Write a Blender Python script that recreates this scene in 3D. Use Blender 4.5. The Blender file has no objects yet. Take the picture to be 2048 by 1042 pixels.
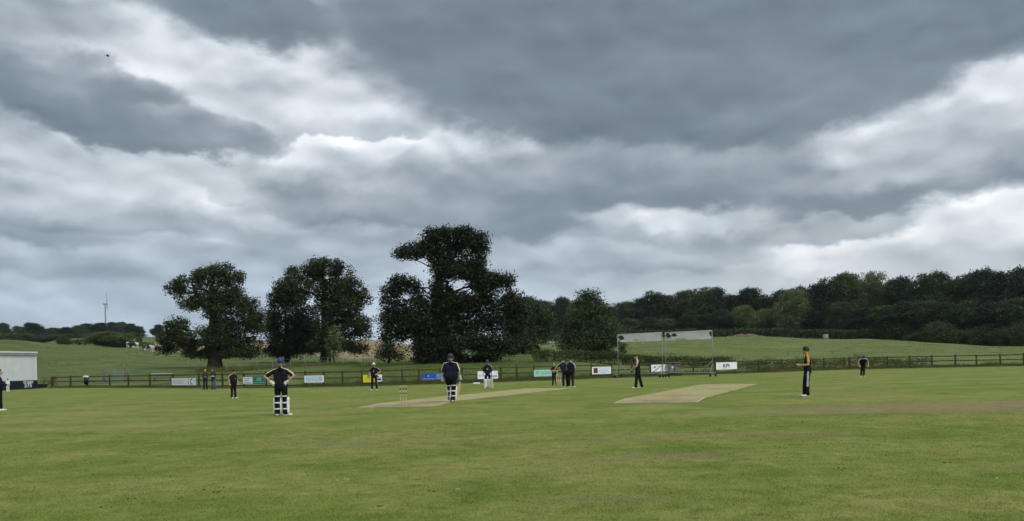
import bpy, bmesh, math, random
import numpy as np
from mathutils import Vector, Matrix, noise as mnoise

# ------------------------------------------------------------------ camera
S = bpy.context.scene
COL = S.collection
EYE = 1.5
FOC = 1700.0                       # focal length in pixels of the 2048 wide photograph
TH = math.radians(1.375)           # the phone was held slightly rolled
CT, ST = math.cos(TH), math.sin(TH)
cam_data = bpy.data.cameras.new('camera')
cam_data.sensor_width = 36.0
cam_data.lens = 36.0 * FOC / 2048.0
cam_data.shift_y = (724.0 - 521.0) / 2048.0
cam_data.clip_start = 0.1
cam_data.clip_end = 9000.0
cam = bpy.data.objects.new('camera', cam_data)
COL.objects.link(cam)
cam.matrix_world = Matrix(((CT, ST, 0, 0), (0, 0, -1, 0), (-ST, CT, 0, EYE), (0, 0, 0, 1)))
S.camera = cam
S.view_settings.view_transform = 'Standard'
S.view_settings.look = 'None'
S.view_settings.gamma = 1.0
S.view_settings.use_curve_mapping = False
S.view_settings.exposure = EXPOSURE = 0.52
S.cycles.max_bounces = 5
S.cycles.diffuse_bounces = 2
S.cycles.use_adaptive_sampling = True
S.cycles.adaptive_threshold = 0.015
S.cycles.adaptive_min_samples = 16
S.cycles.glossy_bounces = 2
S.cycles.transmission_bounces = 3
S.cycles.transparent_max_bounces = 8
S.cycles.use_denoising = True


def un(px, py):
    u, v = px - 1024.0, py - 724.0
    return u * CT - v * ST, v * CT + u * ST


def at(px, py, Y):
    """point of the place seen at a photo pixel when it stands Y metres away"""
    u, v = un(px, py)
    return Vector((u * Y / FOC, Y, EYE - v * Y / FOC))


def gnd(px, py):
    u, v = un(px, py)
    Y = FOC * EYE / v
    return Vector((u * Y / FOC, Y, 0.0))


# ------------------------------------------------------------------ sky and sun
SUN_EL, SUN_AZ = math.radians(46), math.radians(140)
world = bpy.data.worlds.new('World')
S.world = world
world.use_nodes = True
world.cycles.sampling_method = 'MANUAL'
world.cycles.sample_map_resolution = 256
WT = world.node_tree
WT.nodes.clear()


class NT:
    def __init__(self, tree):
        self.t = tree

    def n(self, kind, **kw):
        nd = self.t.nodes.new(kind)
        for k, v in kw.items():
            if k.startswith('i_'):
                key = k[2:]
                key = int(key) if key.isdigit() else key.replace('_', ' ')
                self.put(nd.inputs[key], v)
            else:
                setattr(nd, k, v)
        return nd

    def put(self, sock, v):
        if hasattr(v, 'is_output'):
            self.t.links.new(v, sock)
        else:
            sock.default_value = v

    def math(self, op, a, b=0.0, c=None, clamp=False):
        nd = self.t.nodes.new('ShaderNodeMath')
        nd.operation = op
        nd.use_clamp = clamp
        self.put(nd.inputs[0], a)
        self.put(nd.inputs[1], b)
        if c is not None:
            self.put(nd.inputs[2], c)
        return nd.outputs[0]

    def vmath(self, op, a, b=None):
        nd = self.t.nodes.new('ShaderNodeVectorMath')
        nd.operation = op
        self.put(nd.inputs[0], a)
        if b is not None:
            if op == 'SCALE':
                self.put(nd.inputs['Scale'], b)
            else:
                self.put(nd.inputs[1], b)
        return nd.outputs['Value'] if op in ('LENGTH', 'DOT_PRODUCT') else nd.outputs['Vector']

    def noise(self, vec, scale, detail=4, rough=0.55, dist=0.0, kind='FBM', out='Fac'):
        nd = self.t.nodes.new('ShaderNodeTexNoise')
        nd.noise_type = kind
        self.put(nd.inputs['Vector'], vec)
        nd.inputs['Scale'].default_value = scale
        nd.inputs['Detail'].default_value = detail
        nd.inputs['Roughness'].default_value = rough
        nd.inputs['Distortion'].default_value = dist
        return nd.outputs[0] if out == 'Fac' else nd.outputs[1]

    def ramp(self, fac, stops, interp='LINEAR'):
        nd = self.t.nodes.new('ShaderNodeValToRGB')
        cr = nd.color_ramp
        cr.interpolation = interp
        while len(cr.elements) > 1:
            cr.elements.remove(cr.elements[-1])
        for k, (p, c) in enumerate(stops):
            e = cr.elements[0] if k == 0 else cr.elements.new(p)
            e.position = p
            c = (c, c, c) if isinstance(c, (int, float)) else c
            e.color = (c[0], c[1], c[2], 1)
        self.put(nd.inputs[0], fac)
        return nd.outputs[0]

    def mix(self, fac, a, b, mode='MIX'):
        nd = self.t.nodes.new('ShaderNodeMix')
        nd.data_type = 'RGBA'
        nd.blend_type = mode
        self.put(nd.inputs[0], fac)
        for sock, v in ((nd.inputs[6], a), (nd.inputs[7], b)):
            if isinstance(v, tuple) and len(v) == 3:
                v = (*v, 1)
            self.put(sock, v)
        return nd.outputs[2]

    def fmix(self, fac, a, b):
        nd = self.t.nodes.new('ShaderNodeMix')
        nd.data_type = 'FLOAT'
        self.put(nd.inputs[0], fac)
        self.put(nd.inputs[2], a)
        self.put(nd.inputs[3], b)
        return nd.outputs[0]

    def maprange(self, v, a, b, c, d, smooth=True):
        nd = self.t.nodes.new('ShaderNodeMapRange')
        nd.interpolation_type = 'SMOOTHSTEP' if smooth else 'LINEAR'
        self.put(nd.inputs[0], v)
        for k, x in enumerate((a, b, c, d)):
            self.put(nd.inputs[k + 1], x)
        return nd.outputs[0]


def build_sky():
    W = NT(WT)
    tc = W.n('ShaderNodeTexCoord')
    d = W.vmath('NORMALIZE', tc.outputs['Generated'])
    sep = W.n('ShaderNodeSeparateXYZ', i_0=d)
    az = W.math('ARCTAN2', sep.outputs[0], sep.outputs[1])
    el = W.math('ARCSINE', sep.outputs[2])
    flat = W.vmath('MULTIPLY', d, (1.0, 1.0, 1.75))
    n1 = W.noise(flat, 4.2, 3, 0.5, out='Color')
    n2 = W.noise(flat, 13.0, 7, 0.60, out='Color')
    w1 = W.vmath('MULTIPLY', W.vmath('SUBTRACT', n1, (0.5, 0.5, 0.5)), (0.10, 0.060, 0))
    w2 = W.vmath('MULTIPLY', W.vmath('SUBTRACT', n2, (0.5, 0.5, 0.5)), (0.085, 0.062, 0))
    comb = W.n('ShaderNodeCombineXYZ', i_0=az, i_1=el)
    P = W.vmath('ADD', W.vmath('ADD', comb.outputs[0], w1), w2)
    # cloud texture that runs all round the sky
    big = W.noise(flat, 2.2, 3, 0.5)
    flat2 = W.vmath('ADD', W.vmath('MULTIPLY', d, (1.0, 1.0, 2.2)), W.vmath('SCALE', W.vmath('SUBTRACT', n1, (0.5, 0.5, 0.5)), 0.10))
    med = W.noise(flat2, 6.5, 6, 0.52)
    ae = W.n('ShaderNodeCombineXYZ', i_0=az, i_1=W.math('MULTIPLY', el, 2.0))
    wv = W.vmath('ADD', ae.outputs[0], W.vmath('SCALE', W.vmath('SUBTRACT', n2, (0.5, 0.5, 0.5)), 0.055))

    def puff(v):
        nd = W.n('ShaderNodeTexVoronoi', voronoi_dimensions='2D', feature='SMOOTH_F1', i_Vector=v, i_Scale=10.0, i_Detail=1.0, i_Roughness=0.42, i_Lacunarity=2.3, i_Smoothness=0.35)
        return nd.outputs['Distance']
    lump = W.math('SUBTRACT', puff(W.vmath('ADD', wv, (0.008, 0.026, 0))), puff(wv))
    L = W.math('ADD', 0.22, W.math('MULTIPLY', big, 0.46))

    def bank(L, px, py, rx, ry, rot, lum, grad, soft, op):
        u, v = un(px, py)
        a0 = math.atan2(u, FOC)
        e0 = math.atan2(-v, math.hypot(u, FOC))
        k = math.cos(a0)
        mp = W.n('ShaderNodeMapping', vector_type='TEXTURE', i_Vector=P)
        mp.inputs['Location'].default_value = (a0, e0, 0)
        mp.inputs['Rotation'].default_value = (0, 0, math.radians(rot))
        mp.inputs['Scale'].default_value = (rx / FOC * k * k, ry / FOC * k, 1)
        v = mp.outputs[0]
        m = W.maprange(W.vmath('LENGTH', v), 1 + soft, max(0.02, 1 - soft), 0, op)
        if grad:
            s = W.n('ShaderNodeSeparateXYZ', i_0=v)
            lum = W.math('MULTIPLY_ADD', s.outputs[1], grad, lum)
        return W.fmix(m, L, lum)

    for b in SKY_BANKS:
        L = bank(L, *b[:7], b[7] * .7, b[8])
    # tops of the billows catch the light, their undersides do not
    tex = W.math('ADD', W.math('MULTIPLY', W.math('SUBTRACT', med, 0.5), 0.40), W.math('MULTIPLY', lump, 0.34))
    L = W.math('ADD', L, W.math('MULTIPLY', tex, W.maprange(L, 0.05, 0.6, 0.45, 1.2)))
    L = W.math('MULTIPLY_ADD', W.math('SUBTRACT', L, 0.48), 0.90, 0.475)
    # towards the horizon the layers close up into an even pale veil
    veil = W.maprange(el, 0.03, 0.13, 0.62, 0.0)
    L = W.fmix(veil, L, W.math('ADD', 0.51, W.math('MULTIPLY', W.math('SUBTRACT', med, 0.5), 0.40)))
    cloud = W.ramp(L, [(0.0, (0.120, 0.155, 0.190)), (0.2, (0.190, 0.235, 0.282)), (0.45, (0.365, 0.415, 0.465)),
                       (0.65, (0.520, 0.575, 0.630)), (0.85, (0.74, 0.78, 0.815)), (1.0, (0.93, 0.95, 0.97))])
    lumv = W.n('ShaderNodeRGBToBW', i_0=cloud).outputs[0]
    cloud = W.mix(0.14, cloud, lumv)
    tint = W.mix(W.maprange(az, -0.15, 0.40, 0.0, 1.0), (0.93, 1.02, 1.15), (1.0, 1.005, 0.985))
    cloud = W.mix(W.maprange(el, 0.03, 0.20, 0.9, 0.0), cloud, W.mix(1.0, cloud, tint, 'MULTIPLY'))
    nish = W.n('ShaderNodeTexSky', sky_type='NISHITA', sun_disc=False, sun_elevation=SUN_EL, sun_rotation=SUN_AZ)
    nish.air_density = 1.0
    b1 = W.n('ShaderNodeBackground', i_Color=nish.outputs[0], i_Strength=0.07)
    b2 = W.n('ShaderNodeBackground', i_Color=cloud, i_Strength=CLOUD_GAIN)
    # thin spots of the cloud sheet let a little of the blue sky through
    mx = W.n('ShaderNodeMixShader', i_0=W.maprange(big, 0.2, 0.8, 0.86, 0.97))
    WT.links.new(b1.outputs[0], mx.inputs[1])
    WT.links.new(b2.outputs[0], mx.inputs[2])
    out = W.n('ShaderNodeOutputWorld')
    WT.links.new(mx.outputs[0], out.inputs[0])


CLOUD_GAIN = 0.86
# px, py, rx, ry, tilt, brightness, brighter towards the top, edge softness, opacity
SKY_BANKS = [
    (1000, 570, 1500, 70, 0, .56, 0, .9, .6),
    (1000, 640, 1500, 60, 0, .62, 0, .9, .5),
    # left: low layered bands, then the puffy row
    (280, 585, 520, 26, 0, .46, .06, .5, .7),
    (120, 520, 330, 34, 0, .44, .10, .4, .8),
    (420, 500, 260, 40, 0, .52, .10, .4, .8),
    (60, 445, 260, 45, 0, .36, .16, .35, .85),
    (560, 460, 300, 60, 0, .48, .12, .45, .8),
    (120, 390, 300, 70, 0, .50, .30, .2, .95),
    (330, 410, 160, 50, -8, .54, .24, .18, .9),
    (480, 440, 110, 40, -8, .55, .2, .2, .85),
    (330, 325, 460, 42, -4, .70, .0, .9, .85),
    # bright gap at the upper left
    (430, 110, 430, 125, 0, .66, .05, .7, .9),
    (560, 215, 200, 60, -10, .62, .0, .7, .8),
    (250, 78, 170, 40, -10, .90, .0, .9, .8),
    (520, 95, 120, 34, -10, .82, .0, .9, .7),
    (665, 160, 110, 60, -40, .86, .0, .8, .85),
    (890, 215, 130, 50, -20, .78, .0, .8, .85),
    # middle: grey sheet, cumulus with white tops over dark bases
    (1090, 320, 520, 120, 0, .50, .16, .5, .8),
    (1180, 300, 160, 60, 0, .56, .12, .4, .7),
    (680, 350, 150, 85, 0, .62, .42, .10, .97),
    (800, 360, 130, 78, 0, .58, .40, .12, .95),
    (930, 345, 150, 95, 0, .56, .34, .14, .9),
    (870, 425, 360, 62, -3, .25, .16, .4, .92),
    (760, 480, 300, 34, -6, .42, .12, .4, .8),
    (1470, 340, 640, 80, 0, .21, .20, .4, .92),
    (1430, 480, 330, 58, 0, .38, .22, .28, .9),
    (1210, 520, 220, 30, 0, .42, .14, .4, .8),
    (1880, 345, 420, 70, 0, .26, .20, .45, .92),
    (1380, 425, 190, 24, 0, .76, .0, .8, .8),
    # right: bright breaks
    (1900, 235, 270, 105, 10, .70, .26, .35, .95),
    (1930, 150, 170, 34, 18, .98, .0, .8, .85),
    (1780, 500, 330, 60, 0, .72, .16, .5, .88),
    (1960, 440, 200, 55, 0, .86, .16, .5, .9),
    (1620, 505, 150, 26, 5, .90, .0, .8, .8),
    (1650, 440, 180, 26, 0, .38, .14, .4, .85),
    (1880, 545, 260, 24, 0, .60, .1, .5, .7),
    # dark cloud at the left
    (150, 190, 290, 72, -10, .14, .16, .30, .95),
    (300, 225, 130, 60, -10, .14, .14, .30, .9),
    (430, 268, 150, 38, -6, .24, .16, .35, .9),
    (40, 30, 220, 60, 0, .36, .0, .8, .85),
    (480, 6, 230, 48, 0, .04, .0, .6, .9),
    # the great dark sheet above
    (900, 30, 270, 120, -20, .13, .0, .4, .95),
    (900, 140, 130, 90, -20, .24, .0, .4, .8),
    (1380, 70, 720, 200, 0, .06, -.03, .20, .97),
    (1340, 220, 360, 62, 0, .03, .05, .35, .9),
    (1960, 20, 420, 105, 5, .08, .0, .35, .95),
    (1650, 180, 260, 50, 8, .16, .0, .5, .8),
]
build_sky()

sun_data = bpy.data.lights.new('sun', 'SUN')
sun_data.energy = 1.5
sun_data.angle = math.radians(24)
sun_data.color = (1.0, 0.965, 0.91)
sun = bpy.data.objects.new('sun', sun_data)
COL.objects.link(sun)
sd = Vector((math.sin(SUN_AZ) * math.cos(SUN_EL), math.cos(SUN_AZ) * math.cos(SUN_EL), math.sin(SUN_EL)))
sun.rotation_euler = sd.to_track_quat('Z', 'Y').to_euler()
sun.location = (30, 40, 60)

# ------------------------------------------------------------------ helpers
RNG = np.random.default_rng(7)
random.seed(7)


def tag(o, label=None, cat=None, group=None, kind=None):
    if label: o['label'] = label
    if cat: o['category'] = cat
    if group: o['group'] = group
    if kind: o['kind'] = kind
    return o


def empty(name, loc, rz=0.0, label=None, cat=None, group=None):
    o = bpy.data.objects.new(name, None)
    o.empty_display_size = 0.3
    COL.objects.link(o)
    o.location = loc
    o.rotation_euler = (0, 0, rz)
    return tag(o, label, cat, group)


def link(name, me, parent=None, mats=None):
    o = bpy.data.objects.new(name, me)
    COL.objects.link(o)
    if parent is not None:
        o.parent = parent
    if mats is not None and not me.materials:
        for m in (mats if isinstance(mats, (list, tuple)) else [mats]):
            me.materials.append(m)
    return o


def copy_tree(o, parent=None):
    c = o.copy()
    COL.objects.link(c)
    c.parent = parent
    for ch in o.children:
        copy_tree(ch, c)
    return c


def mesh_np(name, verts, faces, smooth=False, mat_idx=None):
    """faces: (n,3) or (n,4) int array"""
    me = bpy.data.meshes.new(name)
    verts = np.asarray(verts, np.float32)
    faces = np.asarray(faces, np.int32)
    n, k = faces.shape
    me.vertices.add(len(verts))
    me.vertices.foreach_set('co', verts.ravel())
    me.loops.add(n * k)
    me.loops.foreach_set('vertex_index', faces.ravel())
    me.polygons.add(n)
    me.polygons.foreach_set('loop_start', np.arange(0, n * k, k, dtype=np.int32))
    if smooth:
        me.polygons.foreach_set('use_smooth', np.ones(n, bool))
    if mat_idx is not None:
        me.polygons.foreach_set('material_index', np.asarray(mat_idx, np.int32))
    me.update(calc_edges=True)
    return me


class MB:
    """collects simple solids and links them as one mesh object"""

    def __init__(self):
        self.v, self.f, self.m, self.s = [], [], [], []

    def raw(self, vs, fs, mi=0, smooth=False):
        b = len(self.v)
        self.v += [tuple(v) for v in vs]
        for f in fs:
            self.f.append([b + i for i in f])
            self.m.append(mi)
            self.s.append(smooth)
        return self

    def box(self, c, size, M=None, mi=0, ch=0.0):
        hx, hy, hz = size[0] / 2, size[1] / 2, size[2] / 2
        c = Vector(c)
        if ch:
            pts, idx = [], {}
            for sx in (-1, 1):
                for sy in (-1, 1):
                    for sz in (-1, 1):
                        for a in range(3):
                            p = [sx * hx, sy * hy, sz * hz]
                            for b in range(3):
                                if b != a:
                                    p[b] -= (sx, sy, sz)[b] * ch
                            idx[(sx, sy, sz, a)] = len(pts)
                            pts.append(p)
            bm = bmesh.new()
            vs = [bm.verts.new(p) for p in pts]
            r = bmesh.ops.convex_hull(bm, input=vs)
            bm.verts.index_update()
            out = [v.co.copy() for v in bm.verts]
            fs = [[v.index for v in f.verts] for f in bm.faces]
            bm.free()
            vs = [((M @ p) if M else p) + c for p in out]
            return self.raw(vs, fs, mi)
        vs = [Vector((sx * hx, sy * hy, sz * hz)) for sx in (-1, 1) for sy in (-1, 1) for sz in (-1, 1)]
        vs = [((M @ p) if M else p) + c for p in vs]
        return self.raw(vs, [(0, 1, 3, 2), (4, 6, 7, 5), (0, 4, 5, 1), (2, 3, 7, 6), (0, 2, 6, 4), (1, 5, 7, 3)], mi)

    def tube(self, pts, rads, n=8, mi=0, smooth=True, cap=True, flat=None):
        pts = [Vector(p) for p in pts]
        if isinstance(rads, (int, float)):
            rads = [rads] * len(pts)
        rings, prev = [], None
        for i, p in enumerate(pts):
            d = (pts[min(i + 1, len(pts) - 1)] - pts[max(i - 1, 0)]).normalized()
            a = Vector((0, 0, 1)) if abs(d.z) < 0.9 else Vector((1, 0, 0))
            x = d.cross(a).normalized() if prev is None else (prev - d * prev.dot(d)).normalized()
            prev = x
            y = d.cross(x)
            rings.append([p + (x * math.cos(t) + y * math.sin(t) * (flat or 1)) * rads[i] for t in [2 * math.pi * k / n for k in range(n)]])
        vs = [v for r in rings for v in r]
        fs = []
        for i in range(len(pts) - 1):
            for k in range(n):
                fs.append((i * n + k, i * n + (k + 1) % n, (i + 1) * n + (k + 1) % n, (i + 1) * n + k))
        if cap:
            fs.append(tuple(reversed(range(n))))
            fs.append(tuple(range((len(pts) - 1) * n, len(pts) * n)))
        return self.raw(vs, fs, mi, smooth)

    def ball(self, c, r, M=None, nu=12, nv=8, mi=0):
        r = (r, r, r) if isinstance(r, (int, float)) else r
        vs = []
        for j in range(nv + 1):
            t = math.pi * j / nv
            for i in range(nu):
                a = 2 * math.pi * i / nu
                p = Vector((r[0] * math.sin(t) * math.cos(a), r[1] * math.sin(t) * math.sin(a), r[2] * math.cos(t)))
                vs.append(((M @ p) if M else p) + Vector(c))
        fs = [(j * nu + i, (j + 1) * nu + i, (j + 1) * nu + (i + 1) % nu, j * nu + (i + 1) % nu) for j in range(nv) for i in range(nu)]
        return self.raw(vs, fs, mi, True)

    def mesh(self, name, mats):
        me = bpy.data.meshes.new(name)
        me.from_pydata(self.v, [], self.f)
        me.polygons.foreach_set('material_index', self.m)
        me.polygons.foreach_set('use_smooth', self.s)
        for m in (mats if isinstance(mats, (list, tuple)) else [mats]):
            me.materials.append(m)
        me.update()
        return me

    def build(self, name, mats, parent=None):
        return link(name, self.mesh(name, mats), parent)


# ------------------------------------------------------------------ materials
MATS = {}


def new_mat(name):
    m = bpy.data.materials.new(name)
    m.use_nodes = True
    t = m.node_tree
    b = t.nodes['Principled BSDF']
    MATS[name] = m
    return m, NT(t), b


def plain(name, col, rough=0.7, spec=0.3, var=0.12, scale=6.0, metal=0.0, bump=0.0, bscale=40.0):
    m, N, b = new_mat(name)
    tc = N.n('ShaderNodeTexCoord')
    nz = N.noise(tc.outputs['Object'], scale, 4, 0.6)
    lo = tuple(c * (1 - var) for c in col)
    hi = tuple(min(1, c * (1 + var)) for c in col)
    N.put(b.inputs['Base Color'], N.ramp(nz, [(0.3, lo), (0.7, hi)]))
    b.inputs['Roughness'].default_value = rough
    b.inputs['Specular IOR Level'].default_value = spec
    b.inputs['Metallic'].default_value = metal
    if bump:
        bp = N.n('ShaderNodeBump', i_Strength=bump, i_Distance=0.02, i_Height=N.noise(tc.outputs['Object'], bscale, 4, 0.6))
        N.put(b.inputs['Normal'], bp.outputs[0])
    return m


def leaf_mat(name, dark, light, hue=0.5, trans=0.25, vary=False):
    """two greens mixed per leaf and per tree, some light passing through the blades"""
    m, N, b = new_mat(name)
    geo = N.n('ShaderNodeNewGeometry')
    oi = N.n('ShaderNodeObjectInfo')
    f = N.math('ADD', N.math('MULTIPLY', geo.outputs['Random Per Island'], 0.65), N.math('MULTIPLY', oi.outputs['Random'], 0.35))
    c = N.ramp(f, [(0.0, dark), (0.55, tuple((a + d) / 2 for a, d in zip(dark, light))), (1.0, light)])
    tc = N.n('ShaderNodeTexCoord')
    patch = N.noise(tc.outputs['Object'], 0.55, 2, 0.5)
    c = N.mix(N.maprange(patch, 0.35, 0.7, 0, 0.55), c, tuple(x * k for x, k in zip(light, (1.35, 1.2, 0.8))))
    if vary:                                     # each tree of the wood has its own shade
        c = N.mix(1.0, c, N.ramp(oi.outputs['Random'], [(0.0, (.55, .62, .72)), (.35, (.85, .9, .9)), (.7, (1.2, 1.2, 1.05)), (1.0, (1.6, 1.5, 1.1))]), 'MULTIPLY')
    N.put(b.inputs['Base Color'], c)
    b.inputs['Roughness'].default_value = 0.62
    b.inputs['Specular IOR Level'].default_value = 0.25
    tr = N.n('ShaderNodeBsdfTranslucent', i_Color=c)
    mx = N.n('ShaderNodeMixShader', i_0=trans)
    out = m.node_tree.nodes['Material Output']
    m.node_tree.links.new(b.outputs[0], mx.inputs[1])
    m.node_tree.links.new(tr.outputs[0], mx.inputs[2])
    m.node_tree.links.new(mx.outputs[0], out.inputs[0])
    return m


M_BARK = plain('bark', (0.022, 0.019, 0.016), 0.9, 0.1, 0.4, 3.0, bump=0.6, bscale=9)
M_OAK = leaf_mat('oak_leaf', (0.014, 0.025, 0.010), (0.050, 0.068, 0.020), trans=.18)
M_OAK2 = leaf_mat('oak_leaf_dull', (0.008, 0.014, 0.007), (0.026, 0.038, 0.014), trans=0.10)
M_WOOD_A = leaf_mat('wood_leaf', (0.026, 0.050, 0.026), (0.066, 0.100, 0.046), trans=.22, vary=True)
M_WOOD_B = leaf_mat('wood_leaf_dark', (0.016, 0.034, 0.020), (0.042, 0.068, 0.036), trans=.22, vary=True)
M_WILLOW = leaf_mat('willow_leaf', (0.085, 0.125, 0.050), (0.145, 0.185, 0.080), trans=.35)
M_HEDGE = leaf_mat('hedge_leaf', (0.034, 0.054, 0.020), (0.085, 0.112, 0.042), trans=.3)
M_WEED = leaf_mat('weed_leaf', (0.045, 0.062, 0.020), (0.11, 0.125, 0.045))
M_TIMBER = plain('fence_timber', (0.070, 0.062, 0.034), 0.9, 0.1, 0.35, 2.5, bump=0.4, bscale=30)
M_OLDWOOD = plain('grey_timber', (0.17, 0.16, 0.13), 0.9, 0.1, 0.3, 3.0)
M_STEEL = plain('galvanised_steel', (0.21, 0.225, 0.235), 0.55, 0.4, 0.15, 5, metal=0.1)
M_SHEET = plain('weathered_white_sheet', (0.55, 0.55, 0.54), 0.8, 0.2, 0.08, 1.2, bump=0.15, bscale=6)
M_WHITE = plain('white_paint', (0.74, 0.77, 0.79), 0.6, 0.3, 0.05, 1.5)
M_WALLWHITE = plain('white_boarding', (0.66, 0.70, 0.72), 0.7, 0.25, 0.07, 0.9)
M_NAVYBOARD = plain('navy_board', (0.012, 0.017, 0.030), 0.6, 0.3, 0.2, 1.5)
M_BLACK = plain('black_plastic', (0.012, 0.012, 0.013), 0.5, 0.4, 0.1)
M_RUBBER = plain('rubber', (0.02, 0.02, 0.02), 0.8, 0.2, 0.1)
M_RUST = plain('rusty_red_weight', (0.20, 0.075, 0.05), 0.85, 0.2, 0.3)


# ------------------------------------------------------------------ the lie of the land
# columns of (depth, height) across the view; the ground is level as far as the fence
LAND = [
    (-1500, [(95, 0), (130, 2.2), (210, 9), (450, 13), (1000, 38), (1700, 60)]),
    (-1024, [(87, 0), (120, 2.4), (165, 6.6), (205, 9.9), (260, 11), (450, 14), (1000, 38), (1700, 60)]),
    (-870, [(84, 0), (120, 2.0), (165, 5.4), (205, 8.3), (250, 9.2), (300, 11), (350, 14.5), (450, 20), (700, 24), (1700, 60)]),
    (-770, [(80, 0), (110, 1.5), (165, 4.9), (205, 7.3), (250, 8.0), (320, 11), (470, 20.5), (700, 24), (1700, 60)]),
    (-690, [(74, 0), (105, 1.3), (165, 3.9), (205, 5.9), (250, 7.8), (320, 11), (470, 20.5), (700, 24), (1700, 55)]),
    (-600, [(70, 0), (105, 1.35), (150, 3.0), (205, 5.3), (280, 9.3), (470, 18), (700, 22), (1700, 50)]),
    (-300, [(66, 0), (80, .6), (105, 1.5), (135, 2.3), (200, 5), (330, 11.8), (600, 16), (1700, 40)]),
    (-134, [(67, 0), (78, .7), (95, 1.5), (140, 2.5), (250, 6), (400, 9), (1700, 40)]),
    (70, [(72, 0), (80, .8), (92, 1.4), (140, 3.0), (220, 6.1), (300, 8), (600, 9), (1700, 30)]),
    (226, [(76, 0), (85, .6), (120, 2.4), (180, 5.2), (240, 7.6), (300, 8.5), (1700, 25)]),
    (476, [(82, 0), (95, .8), (130, 2.6), (180, 5.0), (232, 6.9), (300, 8), (1700, 25)]),
    (676, [(86, 0), (100, .8), (140, 2.6), (175, 4.1), (212, 5.2), (300, 6), (1700, 25)]),
    (1024, [(84, 0), (110, .9), (140, 1.6), (175, 2.2), (300, 3), (1700, 25)]),
    (1500, [(92, 0), (150, 1), (300, 2), (1700, 25)]),
]
_LU = np.array([c[0] for c in LAND], float)


def land_z(X, Y):
    X, Y = np.atleast_1d(np.asarray(X, float)), np.atleast_1d(np.asarray(Y, float))
    r = np.hypot(X, Y)
    a = np.arctan2(X, Y)
    amax = math.atan(1500 / FOC)
    ac = np.clip(a, -amax, amax)
    u = FOC * np.tan(ac)
    D = r * np.cos(ac)
    cols = []
    for _, pts in LAND:
        ys = np.array([p[0] for p in pts], float)
        zs = np.array([p[1] for p in pts], float)
        z = 0
        for k, w in ((-0.05, .25), (0, .5), (0.05, .25)):
            z = z + w * np.interp(D * (1 + k), ys, zs)
        cols.append(z)
    cols = np.stack(cols)
    i = np.clip(np.searchsorted(_LU, u) - 1, 0, len(_LU) - 2)
    t = np.clip((u - _LU[i]) / (_LU[i + 1] - _LU[i]), 0, 1)
    t = t * t * (3 - 2 * t)
    k = np.arange(len(u))
    z = cols[i, k] * (1 - t) + cols[i + 1, k] * t
    away = np.clip((np.abs(a) - amax) / 0.8, 0, 1)
    return z * (1 - away * 0.85)


def lz(x, y):
    return float(land_z([x], [y])[0])


# line of the post and rail fence (post feet)
FENCE_L = [(100, -45.5, 84), (123, -43.4, 83.5), (166, -41.0, 82), (216, -37.6, 79.4), (257, -34.6, 76.6), (301, -31.5, 73.9), (345, -28.4, 71.2),
           (391, -25.3, 68.6), (433, -22.7, 66.6), (475, -20.6, 65.2), (519, -18.6, 64.2), (560, -16.9, 63.4), (602, -15.3, 62.9), (642, -13.9, 62.7),
           (683, -12.5, 62.6), (722, -11.1, 62.8), (762, -9.7, 63.0), (803, -8.2, 63.3), (835, -7.0, 63.5), (878, -5.4, 63.8), (922, -3.8, 64.2),
           (965, -2.2, 64.7), (1000, -.9, 65.3), (1033, .35, 66.0), (1068, 1.7, 66.9), (1110, 3.4, 67.9), (1150, 5.0, 68.8), (1185, 6.5, 69.6),
           (1227, 8.2, 70.4), (1266, 10.0, 71.2), (1305, 11.7, 72.0), (1350, 13.9, 72.8), (1387, 15.7, 73.6), (1427, 17.8, 74.6), (1467, 19.8, 75.7),
           (1512, 22.4, 77.2), (1555, 25.0, 78.8), (1600, 27.6, 80.2), (1640, 29.8, 81.2), (1684, 32.0, 81.8)]
FENCE_R = [(1692, 32.55, 82.0), (1767, 36.1, 81.8), (1810, 38.1, 81.4), (1852, 40.0, 81.0), (1897, 41.9, 80.4), (1941, 43.6, 79.8), (1988, 45.5, 79.2),
           (2036, 47.3, 78.6), (2084, 49.2, 78.0), (2132, 51.1, 77.4)]
_fx = np.array([p[1] / p[2] for p in FENCE_L + FENCE_R])
_fy = np.array([p[2] for p in FENCE_L + FENCE_R])


def fence_depth(t):
    return np.interp(t, _fx, _fy)


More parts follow.
